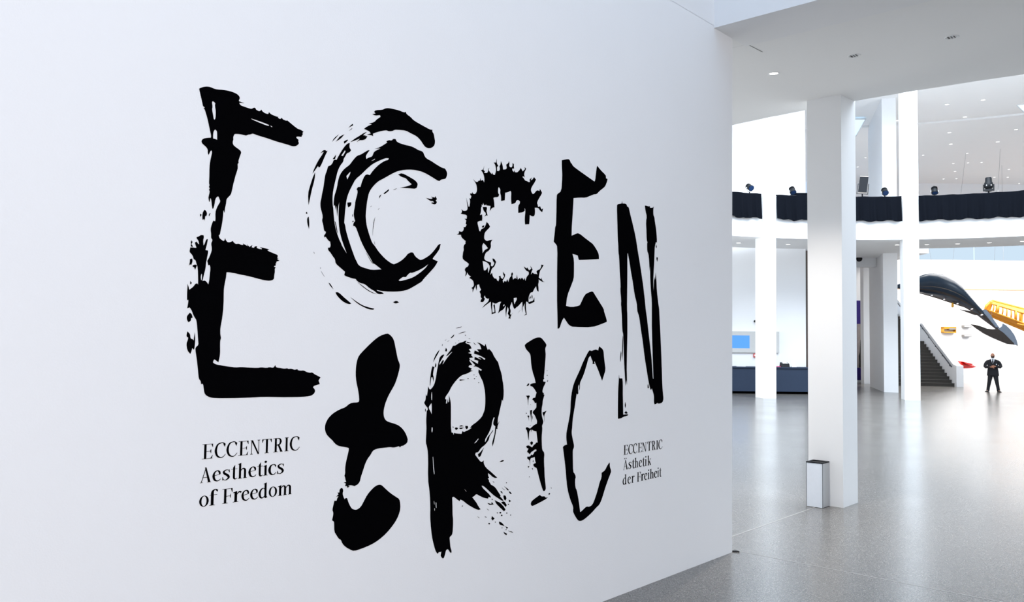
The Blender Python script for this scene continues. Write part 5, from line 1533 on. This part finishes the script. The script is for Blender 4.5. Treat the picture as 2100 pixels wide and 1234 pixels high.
b = MB()
b.loft([oval(0, .005, z, rx, ry, 22, .85) for z, rx, ry in ((.735, .236, .155), (.75, .240, .160), (.85, .232, .158), (.95, .222, .152), (1.05, .208, .146), (1.15, .206, .146), (1.25, .222, .148), (1.33, .240, .142), (1.39, .248, .125), (1.43, .225, .108), (1.455, .17, .10), (1.475, .115, .088), (1.50, .085, .080))])
for sg in (-1, 1):
    fz = .03 * (sg > 0)
    b.tube([(.14 * sg, .012, 1.385), (.20 * sg, .012, 1.375), (.250 * sg, .008, 1.315), (.292 * sg, -.002, 1.24), (.312 * sg, -.03, 1.165), (.285 * sg, -.10, 1.125 + fz * .3), (.21 * sg, -.18, 1.125 + fz * .7), (.125 * sg, -.238, 1.128 + fz)], [.050, .074, .076, .070, .068, .064, .057, .047], 12)
gpart('jacket', b, M['suit'])
b = MB()
b.loft([oval(0, .0, z, rx, ry) for z, rx, ry in ((.70, .20, .125), (.80, .205, .130), (.96, .19, .125))])
for sg in (-1, 1):
    b.loft([oval(x * sg, y, z, r, r * 1.05, 14) for x, y, z, r in ((.088, 0, .84, .108), (.100, 0, .74, .106), (.118, -.006, .62, .094), (.142, -.015, .48, .080), (.165, -.008, .34, .074), (.190, .004, .20, .066), (.205, .008, .09, .066), (.207, .006, .055, .068))])
gpart('trousers', b, M['suit'])
for sg in (-1, 1):
    b = MB()
    d_ = Vector((.42 * sg, -.9, 0)).normalized(); e_ = Vector((-d_.y, d_.x, 0))
    o_ = Vector((.205 * sg, .03, 0))
    rows = []
    for t, hw, h in ((-.055, .030, .06), (-.03, .046, .085), (.02, .050, .095), (.08, .050, .075), (.14, .053, .058), (.19, .048, .046), (.225, .032, .034), (.235, .012, .022)):
        c_ = o_ + d_ * t
        rows.append([c_ - e_ * hw, c_ - e_ * hw * .95 + Vector((0, 0, h * .6)), c_ - e_ * hw * .5 + Vector((0, 0, h)), c_ + e_ * hw * .5 + Vector((0, 0, h)), c_ + e_ * hw * .95 + Vector((0, 0, h * .6)), c_ + e_ * hw])
    b.loft(rows)
    gpart('shoe', b, M['shoe'])


b = MB(); b.prism([Vector(q) for q in ((-.080, -.085, 1.505), (.080, -.085, 1.505), (.062, -.130, 1.40), (0, -.150, 1.27), (-.062, -.130, 1.40))], (0, .03, 0)); gpart('shirt_front', b, M['shirt'])
b = MB(); b.loft([[Vector(((r + dr) * math.cos(2 * math.pi * k / 14), .003 + (r + dr) * 1.02 * math.sin(2 * math.pi * k / 14), z)) for k in range(14)] for r, dr, z in ((.075, 0, 1.485), (.068, 0, 1.535), (.062, 0, 1.535))], cap=False); gpart('collar', b, M['shirt'])
b = MB(); b.prism([Vector(q) for q in ((-.020, -.095, 1.510), (.020, -.095, 1.510), (.014, -.118, 1.46), (.030, -.146, 1.36), (0, -.158, 1.28), (-.030, -.146, 1.36), (-.014, -.118, 1.46))], (0, -.008, 0)); gpart('tie', b, M['suit'])
for sg in (-1, 1):
    b = MB(); b.prism([Vector(q) for q in ((.082 * sg, -.084, 1.51), (.115 * sg, -.118, 1.42), (.04 * sg, -.152, 1.27), (.0, -.156, 1.23), (.052 * sg, -.140, 1.39))], (0, -.012, 0)); gpart('lapel', b, M['suit'])
    b = MB(); b.ball((.029 * sg, -.090, 1.657), .011, .008, .008, 8, 6); gpart('eye', b, M['eye'])
    b = MB(); b.tube([(.016 * sg, -.098, 1.678), (.032 * sg, -.096, 1.682), (.046 * sg, -.085, 1.676)], .005, 5); gpart('eyebrow', b, M['beard'])
b = MB()
rings = []
for z, rr in ((1.535, .050), (1.55, .062), (1.575, .0685), (1.60, .072), (1.625, .0745)):
    rings.append([Vector((rr * 1.0 * math.sin(t), -.012 - rr * 1.25 * math.cos(t), z)) for t in [-1.35 + 2.7 * k / 12 for k in range(13)]])
b.loft(rings, closed=False, cap=False); gpart('beard', b, M['beard'])
b = MB(); b.prism([Vector(q) for q in ((.125, -.142, 1.235), (.165, -.130, 1.235), (.165, -.130, 1.275), (.125, -.142, 1.275))], (0, -.006, 0)); gpart('name_badge', b, M['steel'])
